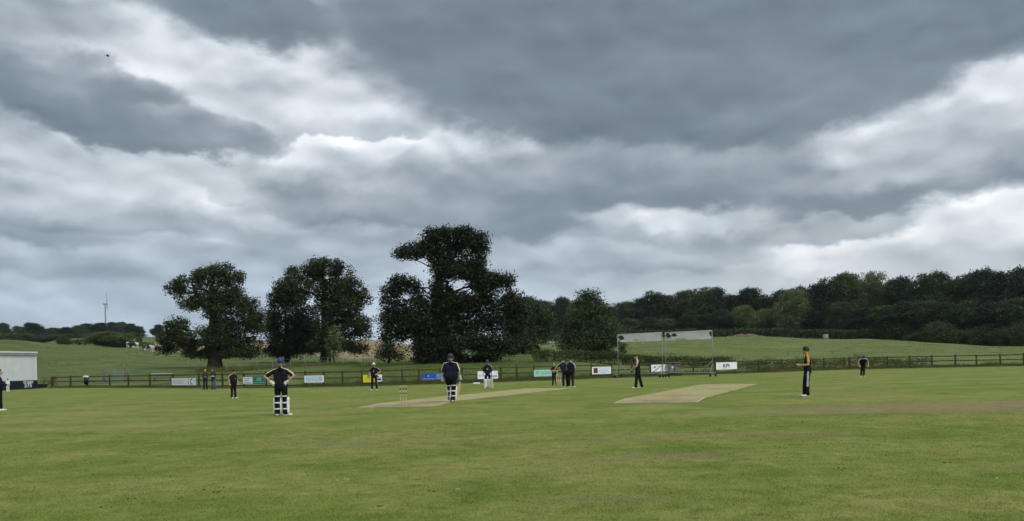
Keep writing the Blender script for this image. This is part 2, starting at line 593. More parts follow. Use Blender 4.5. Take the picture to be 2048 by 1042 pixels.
def build_ground():
    fr = np.radians(np.arange(-40, 40.01, 0.16))
    rest = np.radians(np.arange(44, 317, 4))
    ang = np.concatenate([fr, rest])
    rad = np.concatenate([np.array([0.6, 2, 4, 6]), np.arange(8, 56, 2.0), np.arange(56, 90, 0.7), np.arange(90, 260, 2.5), np.geomspace(262, 1720, 34)])
    A, R = np.meshgrid(ang, rad)
    X, Y = (R * np.sin(A)).ravel(), (R * np.cos(A)).ravel()
    Z = land_z(X, Y)
    zone = np.zeros(len(X))      # 1 = mown outfield
    stub = np.zeros(len(X))      # 1 = stubble
    lush = np.zeros(len(X))
    with np.errstate(divide='ignore', invalid='ignore'):
        T = np.where(Y > 1, X / np.maximum(Y, 1e-3), np.sign(X) * 3)
    fd = fence_depth(T)
    zone = 1 - np.clip((Y - (fd - 2.6)) / 0.8, 0, 1)
    # uneven pasture: shallow humps only beyond the fence
    for k in range(len(X)):
        if Y[k] > fd[k] + 3 and R.ravel()[k] < 700:
            Z[k] += 0.22 * mnoise.noise((X[k] * 0.12, Y[k] * 0.12, 0)) * min(1, (Y[k] - fd[k] - 3) / 15)
    u = T * FOC
    sm01 = lambda x: np.clip(x, 0, 1) ** 2 * (3 - 2 * np.clip(x, 0, 1))
    y0 = np.interp(u, [-740, -690, -600, -480, -350, -260, -150], [215, 203, 204, 190, 150, 142, 150])
    stub = sm01((u + 725) / 20) * sm01((-150 - u) / 40) * sm01((Y - y0) / 5) * sm01((365 - Y) / 8)
    lush = sm01((u + 470) / 130) * sm01((190 - u) / 90) * sm01((Y - 58) / 4) * sm01((128 - Y) / 10)
    na = len(ang)
    faces = []
    for j in range(len(rad) - 1):
        i = np.arange(na)
        i2 = (i + 1) % na
        faces.append(np.stack([j * na + i, j * na + i2, (j + 1) * na + i2, (j + 1) * na + i], 1))
    F = np.concatenate(faces)
    V = np.stack([X, Y, Z], 1)
    # centre fan as quads with a doubled vertex is avoided: the tiny hole at the camera's feet is closed by a cap
    me = mesh_np('ground', V, F[:, ::-1], smooth=True)
    bm = bmesh.new(); bm.from_mesh(me)
    bm.verts.ensure_lookup_table()
    bm.faces.new([bm.verts[i] for i in range(na)])
    bm.normal_update()
    bm.to_mesh(me); bm.free()
    for nm, arr in (('mown', zone), ('stubble', stub), ('lush', lush)):
        at_ = me.attributes.new(nm, 'FLOAT', 'POINT')
        at_.data.foreach_set('value', arr.astype(np.float32))
    o = link('ground', me, None, ground_mat())
    tag(o, kind='structure')
    return o


def ground_mat(blades=False):
    m, N, b = new_mat('grass_blades' if blades else 'grass_ground')
    tc = N.n('ShaderNodeTexCoord')
    P = tc.outputs['Object']
    mown = N.n('ShaderNodeAttribute', attribute_name='mown').outputs['Fac']
    stub = N.n('ShaderNodeAttribute', attribute_name='stubble').outputs['Fac']
    lush = N.n('ShaderNodeAttribute', attribute_name='lush').outputs['Fac']
    # --- mown outfield
    n_big = N.noise(P, 0.11, 5, 0.55, 0.6)
    n_mid = N.noise(P, 0.55, 5, 0.6, 0.4)
    n_sml = N.noise(P, 3.2, 5, 0.65, 0.3)
    n_fin = N.noise(P, 22.0, 5, 0.7)
    n_bld = N.noise(N.vmath('MULTIPLY', P, (1.0, 0.55, 1.0)), 75.0, 3, 0.7)
    green = N.ramp(n_mid, [(0.25, (0.124, 0.176, 0.028)), (0.5, (0.174, 0.222, 0.042)), (0.75, (0.226, 0.262, 0.060))])
    dry = N.ramp(n_sml, [(0.3, (0.230, 0.226, 0.066)), (0.7, (0.310, 0.280, 0.105))])
    fd = N.maprange(N.math('ADD', N.math('MULTIPLY', n_big, 0.55), N.math('MULTIPLY', n_mid, 0.45)), 0.41, 0.64, 0.0, 0.70)
    c = N.mix(fd, green, dry)
    c = N.mix(1.0, c, N.ramp(n_sml, [(0.30, 0.70), (0.42, 0.94), (0.55, 1.03), (0.72, 1.20)]), 'MULTIPLY')
    # worn brown patches on the right of the square and where feet have gone
    sp = N.n('ShaderNodeSeparateXYZ', i_0=P)
    def worn(cx, cy, rx, ry, k):
        dx = N.math('DIVIDE', N.math('SUBTRACT', sp.outputs[0], cx), rx)
        dy = N.math('DIVIDE', N.math('SUBTRACT', sp.outputs[1], cy), ry)
        q = N.math('ADD', N.math('MULTIPLY', dx, dx), N.math('MULTIPLY', dy, dy))
        q = N.math('ADD', q, N.math('MULTIPLY', N.math('SUBTRACT', n_mid, 0.5), 3.0))
        return N.maprange(q, 1.9, -0.4, 0, k)
    for a in ((11.8, 23.2, 5.8, 2.3, .95), (3.9, 16.2, 2.6, .7, .65), (2.0, 12.9, 1.4, .5, .55), (8.0, 10.9, 2.2, .35, .45), (-2.5, 16.5, 2.8, .8, .3), (.9, 9.1, .9, .35, .4)):
        c = N.mix(worn(*a), c, N.ramp(n_sml, [(0.3, (0.200, 0.165, 0.076)), (0.7, (0.290, 0.222, 0.125))]))
    # mowing bands that run across the outfield
    band = N.math('SINE', N.math('ADD', N.math('ADD', N.math('MULTIPLY', sp.outputs[1], 1.35), N.math('MULTIPLY', sp.outputs[0], -0.30)), N.math('MULTIPLY', n_big, 3.0)))
    far = N.maprange(sp.outputs[1], 12, 36, 0.55, 1.1)
    c = N.mix(N.math('MULTIPLY', N.maprange(band, -0.35, 0.35, 0.0, 0.5), far), c, N.mix(1.0, c, (0.80, 0.90, 0.70), 'MULTIPLY'))
    # blades: fine light and dark flecks
    c = N.mix(1.0, c, N.ramp(n_fin, [(0.28, 0.60), (0.5, 1.0), (0.74, 1.34)]), 'MULTIPLY')
    c = N.mix(1.0, c, N.ramp(n_bld, [(0.28, 0.66), (0.5, 1.0), (0.72, 1.30)]), 'MULTIPLY')
    if blades:
        rp = N.n('ShaderNodeNewGeometry').outputs['Random Per Island']
        c = N.mix(1.0, c, N.ramp(rp, [(0.0, 0.9), (0.5, 1.2), (0.93, 1.5), (1.0, 2.0)]), 'MULTIPLY')
        N.put(b.inputs['Base Color'], c)
        b.inputs['Roughness'].default_value = 0.7
        b.inputs['Specular IOR Level'].default_value = 0.1
        tr = N.n('ShaderNodeBsdfTranslucent', i_Color=c)
        mx = N.n('ShaderNodeMixShader', i_0=.45)
        m.node_tree.links.new(b.outputs[0], mx.inputs[1])
        m.node_tree.links.new(tr.outputs[0], mx.inputs[2])
        m.node_tree.links.new(mx.outputs[0], m.node_tree.nodes['Material Output'].inputs[0])
        return m
    # --- rough pasture beyond the fence
    Q = N.vmath('MULTIPLY', P, (0.55, 1.0, 1.0))
    t1 = N.noise(Q, 0.16, 5, 0.6, 0.8)
    t2 = N.noise(Q, 0.9, 6, 0.65, 0.6)
    past = N.ramp(t1, [(0.3, (0.096, 0.138, 0.036)), (0.55, (0.146, 0.186, 0.058)), (0.75, (0.205, 0.220, 0.092))])
    past = N.mix(1.0, past, N.ramp(t2, [(0.28, 0.50), (0.45, 0.95), (0.72, 1.22)]), 'MULTIPLY')
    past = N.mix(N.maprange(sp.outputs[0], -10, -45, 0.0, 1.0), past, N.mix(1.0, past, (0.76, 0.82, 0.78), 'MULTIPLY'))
    past = N.mix(N.math('MULTIPLY', lush, 0.75), past, N.mix(1.0, N.ramp(t1, [(0.3, (0.055, 0.105, 0.016)), (0.7, (0.085, 0.140, 0.028))]), N.ramp(t2, [(0.3, 0.65), (0.7, 1.25)]), 'MULTIPLY'))
    straw = N.mix(1.0, N.ramp(t1, [(0.3, (0.25, 0.205, 0.110)), (0.7, (0.31, 0.255, 0.145))]), N.ramp(t2, [(0.3, 0.85), (0.7, 1.12)]), 'MULTIPLY')
    past = N.mix(stub, past, straw)
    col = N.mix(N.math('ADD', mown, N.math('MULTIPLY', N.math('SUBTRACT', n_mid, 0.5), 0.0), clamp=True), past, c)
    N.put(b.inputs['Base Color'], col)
    b.inputs['Roughness'].default_value = 0.85
    b.inputs['Specular IOR Level'].default_value = 0.12
    h = N.math('ADD', N.math('MULTIPLY', n_fin, 0.5), N.math('MULTIPLY', n_bld, 0.5))
    bp1 = N.n('ShaderNodeBump', i_Strength=0.55, i_Distance=0.035, i_Height=h)
    bp2 = N.n('ShaderNodeBump', i_Strength=0.7, i_Distance=0.35, i_Height=N.fmix(mown, t2, 0.5))
    m.node_tree.links.new(bp1.outputs[0], bp2.inputs['Normal'])
    N.put(b.inputs['Normal'], bp2.outputs[0])
    return m


GROUND = build_ground()


def blade_tris(X, Y, Z, h, w, rng, lean=.45):
    """one thin upright triangle per grass blade"""
    n = len(X)
    a = rng.uniform(0, 2 * math.pi, n)
    ln = rng.normal(0, lean, (n, 2)) * np.asarray(h)[:, None]
    V = np.zeros((n, 3, 3))
    V[:, 0, 0] = X - np.cos(a) * w; V[:, 0, 1] = Y - np.sin(a) * w; V[:, 0, 2] = Z - .01
    V[:, 1, 0] = X + np.cos(a) * w; V[:, 1, 1] = Y + np.sin(a) * w; V[:, 1, 2] = Z - .01
    V[:, 2, 0] = X + ln[:, 0]; V[:, 2, 1] = Y + ln[:, 1]; V[:, 2, 2] = Z + h
    return V.reshape(-1, 3)


def grass_blades():
    """short mown blades over the near part of the outfield, thinning with distance"""
    rng = np.random.default_rng(5)
    n = 360000
    Y = 6.2 + 15.0 * rng.random(n) ** 2.0
    X = rng.uniform(-.66, .66, n) * Y
    tuft = np.array([mnoise.noise((x * 2.3, y * 2.3, 0)) for x, y in zip(X, Y)])
    keep = rng.random(n) < .6 + .9 * tuft
    X, Y = X[keep], Y[keep]
    n = len(X)
    h = rng.uniform(.010, .024, n)
    w = .0018 + .00022 * Y
    V = blade_tris(X, Y, np.zeros(n), h, w, rng, .7)
    o = link('grass_blades', mesh_np('grass_blades', V, np.arange(n * 3).reshape(-1, 3)), None, ground_mat(True))
    tag(o, 'short mown grass blades of the near outfield', 'grass', kind='stuff')


grass_blades()


def sheet(name, pts, z, mats, sub=1):
    me = bpy.data.meshes.new(name)
    me.from_pydata([(p[0], p[1], z) for p in pts], [], [list(range(len(pts)))])
    me.update()
    if me.polygons[0].normal.z < 0:
        me.flip_normals()
    return link(name, me, None, mats)


def strip_mat(name, ends):
    m, N, b = new_mat(name)
    tc = N.n('ShaderNodeTexCoord')
    P = tc.outputs['Object']
    n1 = N.noise(P, 1.1, 5, 0.6, 0.5)
    n2 = N.noise(P, 9.0, 5, 0.65)
    c = N.ramp(n1, [(0.25, (0.300, 0.275, 0.118)), (0.5, (0.385, 0.350, 0.168)), (0.75, (0.45, 0.41, 0.218))])
    c = N.mix(1.0, c, N.ramp(n2, [(0.3, 0.84), (0.7, 1.14)]), 'MULTIPLY')
    for (x, y, r) in ends:                       # scuffed bare soil round the popping creases
        q = N.vmath('LENGTH', N.vmath('SUBTRACT', P, (x, y, 0)))
        q = N.math('ADD', q, N.math('MULTIPLY', N.math('SUBTRACT', n1, 0.5), 3.5))
        c = N.mix(N.maprange(q, r, 0.2, 0, 0.75), c, N.ramp(n2, [(0.3, (0.20, 0.155, 0.11)), (0.7, (0.34, 0.275, 0.19))]))
    N.put(b.inputs['Base Color'], c)
    b.inputs['Roughness'].default_value = 0.9
    b.inputs['Specular IOR Level'].default_value = 0.1
    bp = N.n('ShaderNodeBump', i_Strength=0.4, i_Distance=0.02, i_Height=n2)
    N.put(b.inputs['Normal'], bp.outputs[0])
    return m


def ragged(pts, step=0.14, amp=0.10):
    out = []
    for k in range(len(pts)):
        a, c = Vector(pts[k]).to_2d(), Vector(pts[(k + 1) % len(pts)]).to_2d()
        n = max(1, int((c - a).length / step))
        t = (c - a).normalized()
        nn = Vector((-t.y, t.x))
        for i in range(n):
            j = random.uniform(-amp, amp) if i else 0
            p = a + (c - a) * (i / n) + nn * j
            out.append((p.x, p.y))
    return out


M_MARGIN = plain('thin_grass_margin', (0.205, 0.215, 0.075), 0.9, 0.1, 0.3, 5.0, bump=.4, bscale=20)


def margin(pts, parent):
    """fringe where the shaved strip runs out into the grass"""
    c = sum((Vector(p) for p in pts), Vector()) / len(pts)
    out = [Vector(p) + (Vector(p) - c).normalized() * .34 for p in pts]
    o = sheet('worn_margin', ragged(out, .12, .16), 0.0035, M_MARGIN)
    o.parent = parent
    parent.location.z = .004
    o.location.z = -.004


near_w, far_w = gnd(807, 811), gnd(1117, 773)
p1 = [gnd(*p) for p in ((716, 815.5), (869, 813.5), (912, 802.5), (1156, 775.4), (1051, 777), (762, 806))]
pitch1 = sheet('cricket_pitch', ragged(p1), 0.004, strip_mat('dry_pitch', [(near_w.x - .1, near_w.y, 2.0), (near_w.x + .6, near_w.y + 1.6, 1.4)]))
margin(p1, pitch1)
tag(pitch1, 'pale dry cut strip between the two wickets', kind='structure')
p2 = [gnd(*p) for p in ((1228, 807), (1395, 804.5), (1408, 797), (1520, 767.5), (1398, 769.5), (1252, 797))]
pitch2 = sheet('cricket_pitch', ragged(p2), 0.004, strip_mat('used_pitch', [(5.2, 30.0, 1.9), (6.3, 33.5, 1.2), (9.5, 40, 1.2)]))
margin(p2, pitch2)
tag(pitch2, 'pale used strip on the right with worn brown marks', kind='structure')
M_LINE = plain('faded_white_line', (0.52, 0.50, 0.38), 0.9, 0.1, 0.12, 3.0)
M_BLINE = plain('boundary_line_paint', (0.36, 0.39, 0.22), 0.9, 0.1, 0.2, 0.8)


def ground_line(name, pts, w, z, m, parent=None):
    L, Rr = [], []
    for i, p in enumerate(pts):
        a, c = pts[max(i - 1, 0)], pts[min(i + 1, len(pts) - 1)]
        t = (c - a).normalized()
        n = Vector((-t.y, t.x, 0)) * (w / 2)
        L.append(p + n); Rr.append(p - n)
    V = [(p.x, p.y, z) for p in L + Rr]
    k = len(pts)
    o = link(name, mesh_np(name, V, [(k + i, k + i + 1, i + 1, i) for i in range(k - 1)]), parent, m)
    return o


for pr in ([gnd(1229, 806.6), gnd(1253, 797.5)], [gnd(1393, 804.0), gnd(1409, 796.2)]):
    ground_line('crease_line', pr, 0.07, 0.009, M_LINE, pitch2)
ground_line('crease_line', [gnd(718, 815.2), gnd(764, 806.5)], 0.06, 0.009, M_LINE, pitch1)


def smooth_path(pts, n=8):
    out = []
    for i in range(len(pts) - 1):
        p0, a, c, p3 = pts[max(i - 1, 0)], pts[i], pts[i + 1], pts[min(i + 2, len(pts) - 1)]
        for k in range(n):
            t = k / n
            out.append(0.5 * ((2 * a) + (c - p0) * t + (2 * p0 - 5 * a + 4 * c - p3) * t * t + (3 * a - p0 - 3 * c + p3) * t ** 3))
    out.append(pts[-1])
    return out


bl = smooth_path([Vector((x, y, 0)) for x, y in ((-52, 74), (-39, 66.5), (-28.3, 63.5), (-20, 60.5), (-13.5, 59.4), (-6.6, 59.4), (1.3, 62), (10, 66), (17.2, 68.5), (26, 71.5), (36, 74), (47, 72))])
bline = ground_line('boundary_line', bl, 0.16, 0.004, M_BLINE)
tag(bline, kind='structure')

# ------------------------------------------------------------------ post and rail fences
def unit_box(name, m, ch=0.0):
    return MB().box((0, 0, 0), (1, 1, 1)).mesh(name, m)


ME_POST = MB().box((0, 0, 0.57), (0.13, 0.11, 1.22), ch=0.012).mesh('post', M_TIMBER)
ME_RAIL = MB().box((0, 0, 0), (1, 0.045, 0.095)).mesh('rail', M_TIMBER)


def rail_between(a, c, parent, me=ME_RAIL, name='rail'):
    d = c - a
    o = link(name, me, parent)
    q = d.to_track_quat('X', 'Z')
    o.matrix_local = Matrix.Translation((a + c) / 2) @ q.to_matrix().to_4x4() @ Matrix.Diagonal((d.length - 0.02, 1, 1, 1))
    return o


def rail_fence(pts, label, end_extra=None):
    root = empty('post_and_rail_fence', (pts[0][1], pts[0][2], 0), 0, label, 'fence')
    o0 = Vector(root.location)
    P = [Vector((x, y, 0)) - o0 for _, x, y in pts]
    for i, p in enumerate(P):
        a, c = P[max(i - 1, 0)], P[min(i + 1, len(P) - 1)]
        t = (c - a).normalized()
        o = link('post', ME_POST, root)
        o.location = p
        o.rotation_euler = (random.uniform(-.02, .02), random.uniform(-.03, .03), math.atan2(t.y, t.x) + random.uniform(-.04, .04))
        o.scale = (1, 1, random.uniform(.97, 1.05))
    for i in range(len(P) - 1):
        t = (P[i + 1] - P[i]).normalized()
        n = Vector((t.y, -t.x, 0)) * 0.085
        if n.dot(-(P[i] + o0)) < 0:
            n = -n
        for h in (1.07, 0.63, 0.17):
            j = [random.uniform(-.018, .018) for _ in range(2)]
            rail_between(P[i] + n + Vector((0, 0, h + j[0])), P[i + 1] + n + Vector((0, 0, h + j[1])), root)
    return root


rail_fence(FENCE_L, 'long weathered timber post and rail fence carrying the advertising boards')
rail_fence(FENCE_R, 'timber post and rail fence running off to the right edge from the double corner post')

# far stock fences: thin stakes with wire
ME_STAKE = MB().tube([(0, 0, -.2), (0, 0, 1.15)], [.05, .045], 6).mesh('stake', M_OLDWOOD)


def stock_fence(pxs, Y0, Y1, label, h=1.15):
    p = []
    for i, px in enumerate(pxs):
        Y = Y0 + (Y1 - Y0) * i / (len(pxs) - 1)
        x = (px - 1024) * Y / FOC
        p.append(Vector((x, Y, lz(x, Y))))
    root = empty('stock_fence', p[0], 0, label, 'fence')
    for q in p:
        o = link('stake', ME_STAKE, root)
        o.location = q - p[0]
        o.rotation_euler = (random.uniform(-.05, .05), random.uniform(-.07, .07), 0)
        o.scale = (1.1, 1.1, h / 1.15 * random.uniform(.9, 1.1))
    for hh in (.35, .7, 1.02):
        MB().tube([q - p[0] + Vector((0, 0, hh * h)) for q in p], .006, 4).build('wire', M_STEEL, root)
    return root


stock_fence([453, 483, 515, 545, 580, 610, 636, 655], 96, 104, 'thin stake and wire fence in front of the oak trunks')
stock_fence([676, 692, 709, 727, 733, 739, 744, 749, 755, 762, 772], 104, 128, 'dark stake fence climbing to the stubble field between the oaks')

# ------------------------------------------------------------------ advertising boards
FP = np.array([p[0] for p in FENCE_L], float)
FX = np.array([p[1] for p in FENCE_L], float)
FY = np.array([p[2] for p in FENCE_L], float)


def fence_pt(px):
    return Vector((np.interp(px, FP, FX), np.interp(px, FP, FY), 0))


def colour(name, c, rough=0.55):
    return MATS.get(name) or plain(name, c, rough, 0.35, 0.05, 1.2)


C_WHITE = colour('board_white', (0.84, 0.87, 0.90))
C_NAVY = colour('board_navy', (0.02, 0.03, 0.10))
C_BLUE = colour('board_blue', (0.015, 0.085, 0.42))
C_PALEBLUE = colour('board_pale_blue', (0.40, 0.55, 0.68))
C_MINT = colour('board_mint', (0.34, 0.62, 0.52))
C_TEAL = colour('board_teal', (0.02, 0.19, 0.17))
C_YEL = colour('board_yellow', (0.62, 0.60, 0.02))
C_BROWN = colour('board_brown', (0.14, 0.045, 0.03))
C_GREY = colour('board_grey_print', (0.30, 0.34, 0.42))
C_DARK = colour('board_dark_print', (0.015, 0.02, 0.04))


def text_mesh(body, size, m, bold=0.0, align='CENTER'):
    cu = bpy.data.curves.new('lettering', 'FONT')
    cu.body = body
    cu.size = size
    cu.align_x = align
    cu.align_y = 'CENTER'
    cu.extrude = 0.002
    cu.offset = bold
    cu.resolution_u = 3
    t = bpy.data.objects.new('tmp', cu)
    COL.objects.link(t)
    dg = bpy.context.evaluated_depsgraph_get()
    me = bpy.data.meshes.new_from_object(t.evaluated_get(dg))
    bpy.data.objects.remove(t)
    me.materials.clear()
    me.materials.append(m)
    return me


class Board:
    """flat sign with its print; local x along the sign as the viewer reads it, z up, -y towards the viewer"""

    def __init__(self, name, a, c, z0, z1, m, label, cat='sign', group=None, off=0.13):
        d = (c - a)
        self.w, self.h = d.length, z1 - z0
        n = Vector((d.y, -d.x, 0)).normalized()
        if n.dot(-a) < 0:
            n = -n
        mid = (a + c) / 2 + n * off
        self.root = empty(name, (mid.x, mid.y, z0), math.atan2(d.y, d.x), label, cat, group)
        self.k = 0
        MB().box((0, 0, self.h / 2), (self.w, 0.03, self.h), ch=.004).build('panel', m, self.root)
        MB().box((0, 0.0, self.h + .012), (self.w + .03, 0.045, .03)).box((0, 0, -.012), (self.w + .03, 0.045, .03)).box((-self.w / 2 - .012, 0, self.h / 2), (.024, .04, self.h)).box((self.w / 2 + .012, 0, self.h / 2), (.024, .04, self.h)).build('edging', M_OLDWOOD, self.root)

    def y(self):
        self.k += 1
        return -0.0175 - 0.0012 * self.k

    def rect(self, u0, v0, u1, v1, m, name='print'):
        w, h = self.w, self.h
        y = self.y()
        return MB().box(((u0 + u1 - 1) * w / 2, y, (v0 + v1) * h / 2), ((u1 - u0) * w, .001, (v1 - v0) * h)).build(name, m, self.root)

    def disc(self, u, v, r, m, name='emblem', inner=0.0, sweep=(0, 360), n=22, sx=1.0):
        y = self.y()
        cx, cz, R = (u - .5) * self.w, v * self.h, r * self.h
        vs, fs = [], []
        for i in range(n + 1):
            t = math.radians(sweep[0] + (sweep[1] - sweep[0]) * i / n)
            for q in (inner * R, R):
                vs.append((cx + q * math.cos(t) * sx, y, cz + q * math.sin(t)))
        for i in range(n):
            fs.append((2 * i, 2 * i + 1, 2 * i + 3, 2 * i + 2))
        return MB().raw(vs, fs).build(name, m, self.root)

    def lines(self, u0, u1, vs, m, t=0.05, ragged=0.2):
        """rows of print too small to read in the photograph"""
        b = MB()
        y = self.y()
        for v in vs:
            x0 = u0
            e = u1 - random.uniform(0, ragged) * (u1 - u0)
            while x0 < e - .02:
                x1 = min(e, x0 + random.uniform(.05, .13))
                b.box(((x0 + x1 - 1) * self.w / 2, y, v * self.h), ((x1 - x0) * self.w, .001, t * self.h))
                x0 = x1 + .018
        return b.build('small_print', m, self.root)

    def text(self, body, u, v, size, m, bold=0.0, sx=1.0):
        o = link('lettering', text_mesh(body, size, m, bold), self.root)
        o.location = ((u - .5) * self.w, self.y() - .002, v * self.h)
        o.rotation_euler = (math.pi / 2, 0, 0)
        o.scale = (sx, 1, 1)
        return o


def board(name, px0, px1, ytop, ybot, m, label, **kw):
    """board on the fence between two photo columns"""
    a, c = fence_pt(px0), fence_pt(px1)
    pm = (px0 + px1) / 2
    q = fence_pt(pm)
    _, vt = un(pm, ytop)
    _, vb = un(pm, ybot)
    z1, z0 = EYE - vt * q.y / FOC, EYE - vb * q.y / FOC
    return Board(name, a, c, z0, z1, m, label, **kw)


b = board('advertising_board', 345, 389, 756, 770.5, C_WHITE, 'white board with dark double crescent emblem on the fence nearest the gate')
b.lines(.05, .55, (.30, .46, .66), C_GREY, .06)
b.disc(.74, .52, .40, C_NAVY, inner=.78, sweep=(100, 262), sx=1.1)
b.disc(.84, .50, .40, C_NAVY, inner=.68, sweep=(75, 285), sx=1.2)
b.rect(.93, .5, .97, .62, C_GREY)
b = board('advertising_board', 476, 495.2, 754, 768, C_WHITE, 'small white board with grey print beside the teal board')
b.lines(.1, .9, (.82, .72), C_GREY, .05, .1)
b.rect(.18, .42, .62, .58, C_PALEBLUE)
b.lines(.1, .95, (.12, .2, .28), C_GREY, .04, .1)
b = board('advertising_board', 496, 520, 753.5, 767.5, C_TEAL, 'teal green board with pale lettering right of the small white board')
b.lines(.3, .7, (.82, .64, .48), C_MINT, .09, .1)
b.lines(.06, .94, (.16,), C_MINT, .07, 0)
b = board('advertising_board', 601, 643.5, 751, 765, C_WHITE, 'white board with pale blue washed out panel between fence posts')
b.rect(.07, .16, .93, .86, C_PALEBLUE)
b.lines(.13, .85, (.34, .52, .70), C_WHITE, .05, .2)
b = board('advertising_board', 724, 748, 749.5, 764.5, C_YEL, 'bright yellow board with a dark round emblem behind the white capped fielder')
b.disc(.48, .78, .17, C_DARK, inner=.45)
b.lines(.3, .7, (.5, .4), colour('board_ochre', (0.42, 0.33, 0.02)), .05)
b.rect(.72, .03, .96, .13, C_DARK)
b = board('advertising_board', 749, 763, 749, 763, C_WHITE, 'small white board with dark blue block right of the yellow board')
b.rect(.12, .16, .9, .46, C_NAVY)
b.disc(.4, .72, .14, C_NAVY)
b.lines(.4, .9, (.6,), C_NAVY, .07, .1)
b = board('advertising_board', 842, 884, 746.5, 759.5, C_BLUE, 'royal blue board with white star print behind the walking batsman')
b.disc(.28, .6, .09, C_WHITE)
b.lines(.05, .58, (.17,), C_PALEBLUE, .07, .05)
b.rect(.63, .06, .98, .94, colour('board_mid_blue', (0.06, 0.13, 0.38)))
b.lines(.66, .95, (.2, .4, .6, .8), C_PALEBLUE, .06, .1)
b = board('advertising_board', 952, 993, 742, 757.5, C_WHITE, 'white board with grey print behind the padded batsman holding a bat')
b.lines(.05, .55, (.36, .5), C_GREY, .07, .1)
b.disc(.9, .68, .2, C_GREY, inner=.8)
b.lines(.62, .97, (.24, .36), C_NAVY, .08, .05)
b = board('advertising_board', 1066, 1113, 739, 752.5, C_MINT, 'mint green board with a round grey emblem beside the far wicket')
b.disc(.15, .58, .26, C_GREY, inner=.72)
b.disc(.15, .58, .13, C_GREY)
b.lines(.32, .8, (.66, .5, .36), colour('board_mint_print', (0.16, 0.42, 0.36)), .07, .2)
b = board('advertising_board', 1184, 1224.5, 733.5, 748, C_WHITE, 'white board with a square brown emblem left of the steel screen frame')
b.rect(.08, .14, .30, .86, C_BROWN)
b.lines(.36, .94, (.2, .34, .48, .62), C_PALEBLUE, .07, .15)
b.lines(.36, .94, (.82,), C_GREY, .05, .05)
b = board('advertising_board', 1305, 1337, 729, 743, C_WHITE, 'white board with small blue leaf mark behind the steel screen frame')
b.disc(.2, .66, .16, C_NAVY, sweep=(180, 430))
b.lines(.3, .92, (.74,), C_GREY, .05, .05)
b = board('advertising_board', 1427, 1469.5, 724.5, 738.8, C_WHITE, 'white board lettered KPi at the right end of the boards')
b.text('KPi', .48, .50, .42, C_DARK, .012, 1.35)
b.disc(.2, .5, .26, C_GREY, inner=.86, sweep=(110, 250))
b.lines(.28, .5, (.16,), C_GREY, .05, .0)

# ------------------------------------------------------------------ scoreboard and white screen at the left edge
hr = at(76, 776, 84); hr.z = 0
hl = at(0, 781, 78.5); hl.z = 0
hd = (hr - hl).normalized()
hl = hr - hd * 13.0
hut = empty('score_hut', ((hl + hr) / 2).to_tuple(), math.atan2(hd.y, hd.x), 'white boarded screen with navy base showing 275 at the left edge', 'score hut')
HW = (hr - hl).length
hb = MB()
hb.box((0, .55, 2.15), (HW, .9, 2.62), ch=.01)
hb.build('white_screen', M_WALLWHITE, hut)
MB().box((0, .52, .42), (HW + .04, .98, .84), ch=.01).build('navy_base', M_NAVYBOARD, hut)
MB().box((-.12, .45, 3.55), (HW - .05, 1.25, .16), ch=.02).box((-.12, -.02, 3.40), (HW - .1, .06, .18)).build('roof_ledge', M_WALLWHITE, hut)
for k in range(11):
    MB().box((HW / 2 - .7 - k * 1.2, .094, 2.15), (.03, .012, 2.6)).build('board_joint', M_WALLWHITE, hut)
MB().box((HW / 2 - .035, .085, 2.15), (.07, .03, 2.6)).build('corner_trim', M_WHITE, hut)
for body, z, s, bx in (('1ST INN\'S', .66, .26, 1.35), ('275', .34, .52, 1.5)):
    o = link('lettering', text_mesh(body, s, M_WHITE, .012), hut)
    o.location = (HW / 2 - 1.45, .022, z)
    o.rotation_euler = (math.pi / 2, 0, 0)
    o.scale = (bx, 1, 1)
# low dark plinth box at the hut's end
MB().box((0, 0, .22), (1.6, .6, .44), ch=.02).build('plinth', M_NAVYBOARD, hut).location = (HW / 2 + .85, .4, 0)

# ------------------------------------------------------------------ litter bin, gate and trough by the fence
bp = fence_pt(166)
bin_ = empty('litter_bin', (bp.x + .05, bp.y - .32, 0), .2, 'black litter bin with white liner on the fence near the gate', 'bin')
MB().tube([(0, 0, .35), (0, 0, 1.05)], [.19, .24], 14).build('tub', M_BLACK, bin_)
MB().box((0, .1, .3), (.09, .09, .62)).build('stand', M_TIMBER, bin_)
lb = MB()
for k in range(14):
    a = 2 * math.pi * k / 14
    lb.ball((.22 * math.cos(a), .22 * math.sin(a), 1.06 + .03 * math.sin(3 * a)), (.085, .085, .07 + .02 * math.cos(5 * a)), nu=6, nv=5)
lb.ball((.05, -.05, 1.10), (.17, .15, .08))
lb.build('liner', M_WHITE, bin_)

gx0, gx1 = at(190, 0, 88), at(231, 0, 88)
gz = lz(gx0.x, 88)
gate = empty('field_gate', (gx0.x, 88, gz), 0, 'grey metal field gate between timber posts beyond the fence', 'gate')
gw = gx1.x - gx0.x
for k, h in enumerate((.12, .36, .60, .84, 1.08, 1.30)):
    MB().tube([(0.12, 0, h), (gw - .12, 0, h)], .026, 6).build('gate_bar', M_STEEL, gate)
for x in (.12, gw * .5, gw - .12):
    MB().tube([(x, 0, .08), (x, 0, 1.32)], .026, 6).build('stile', M_STEEL, gate)
MB().box((-.08, 0, .62), (.24, .22, 1.5), ch=.02).build('gatepost', M_OLDWOOD, gate)
MB().box((gw + .06, 0, .70), (.17, .17, 1.66), ch=.02).build('gatepost', M_OLDWOOD, gate)
MB().tube([(gw + .1, -.05, 1.15), (gw + 1.15, -.3, .15)], .05, 6).build('brace', M_OLDWOOD, gate)
MB().tube([(-.15, -.05, .5), (-1.1, -.3, .1)], .05, 6).build('brace', M_OLDWOOD, gate)
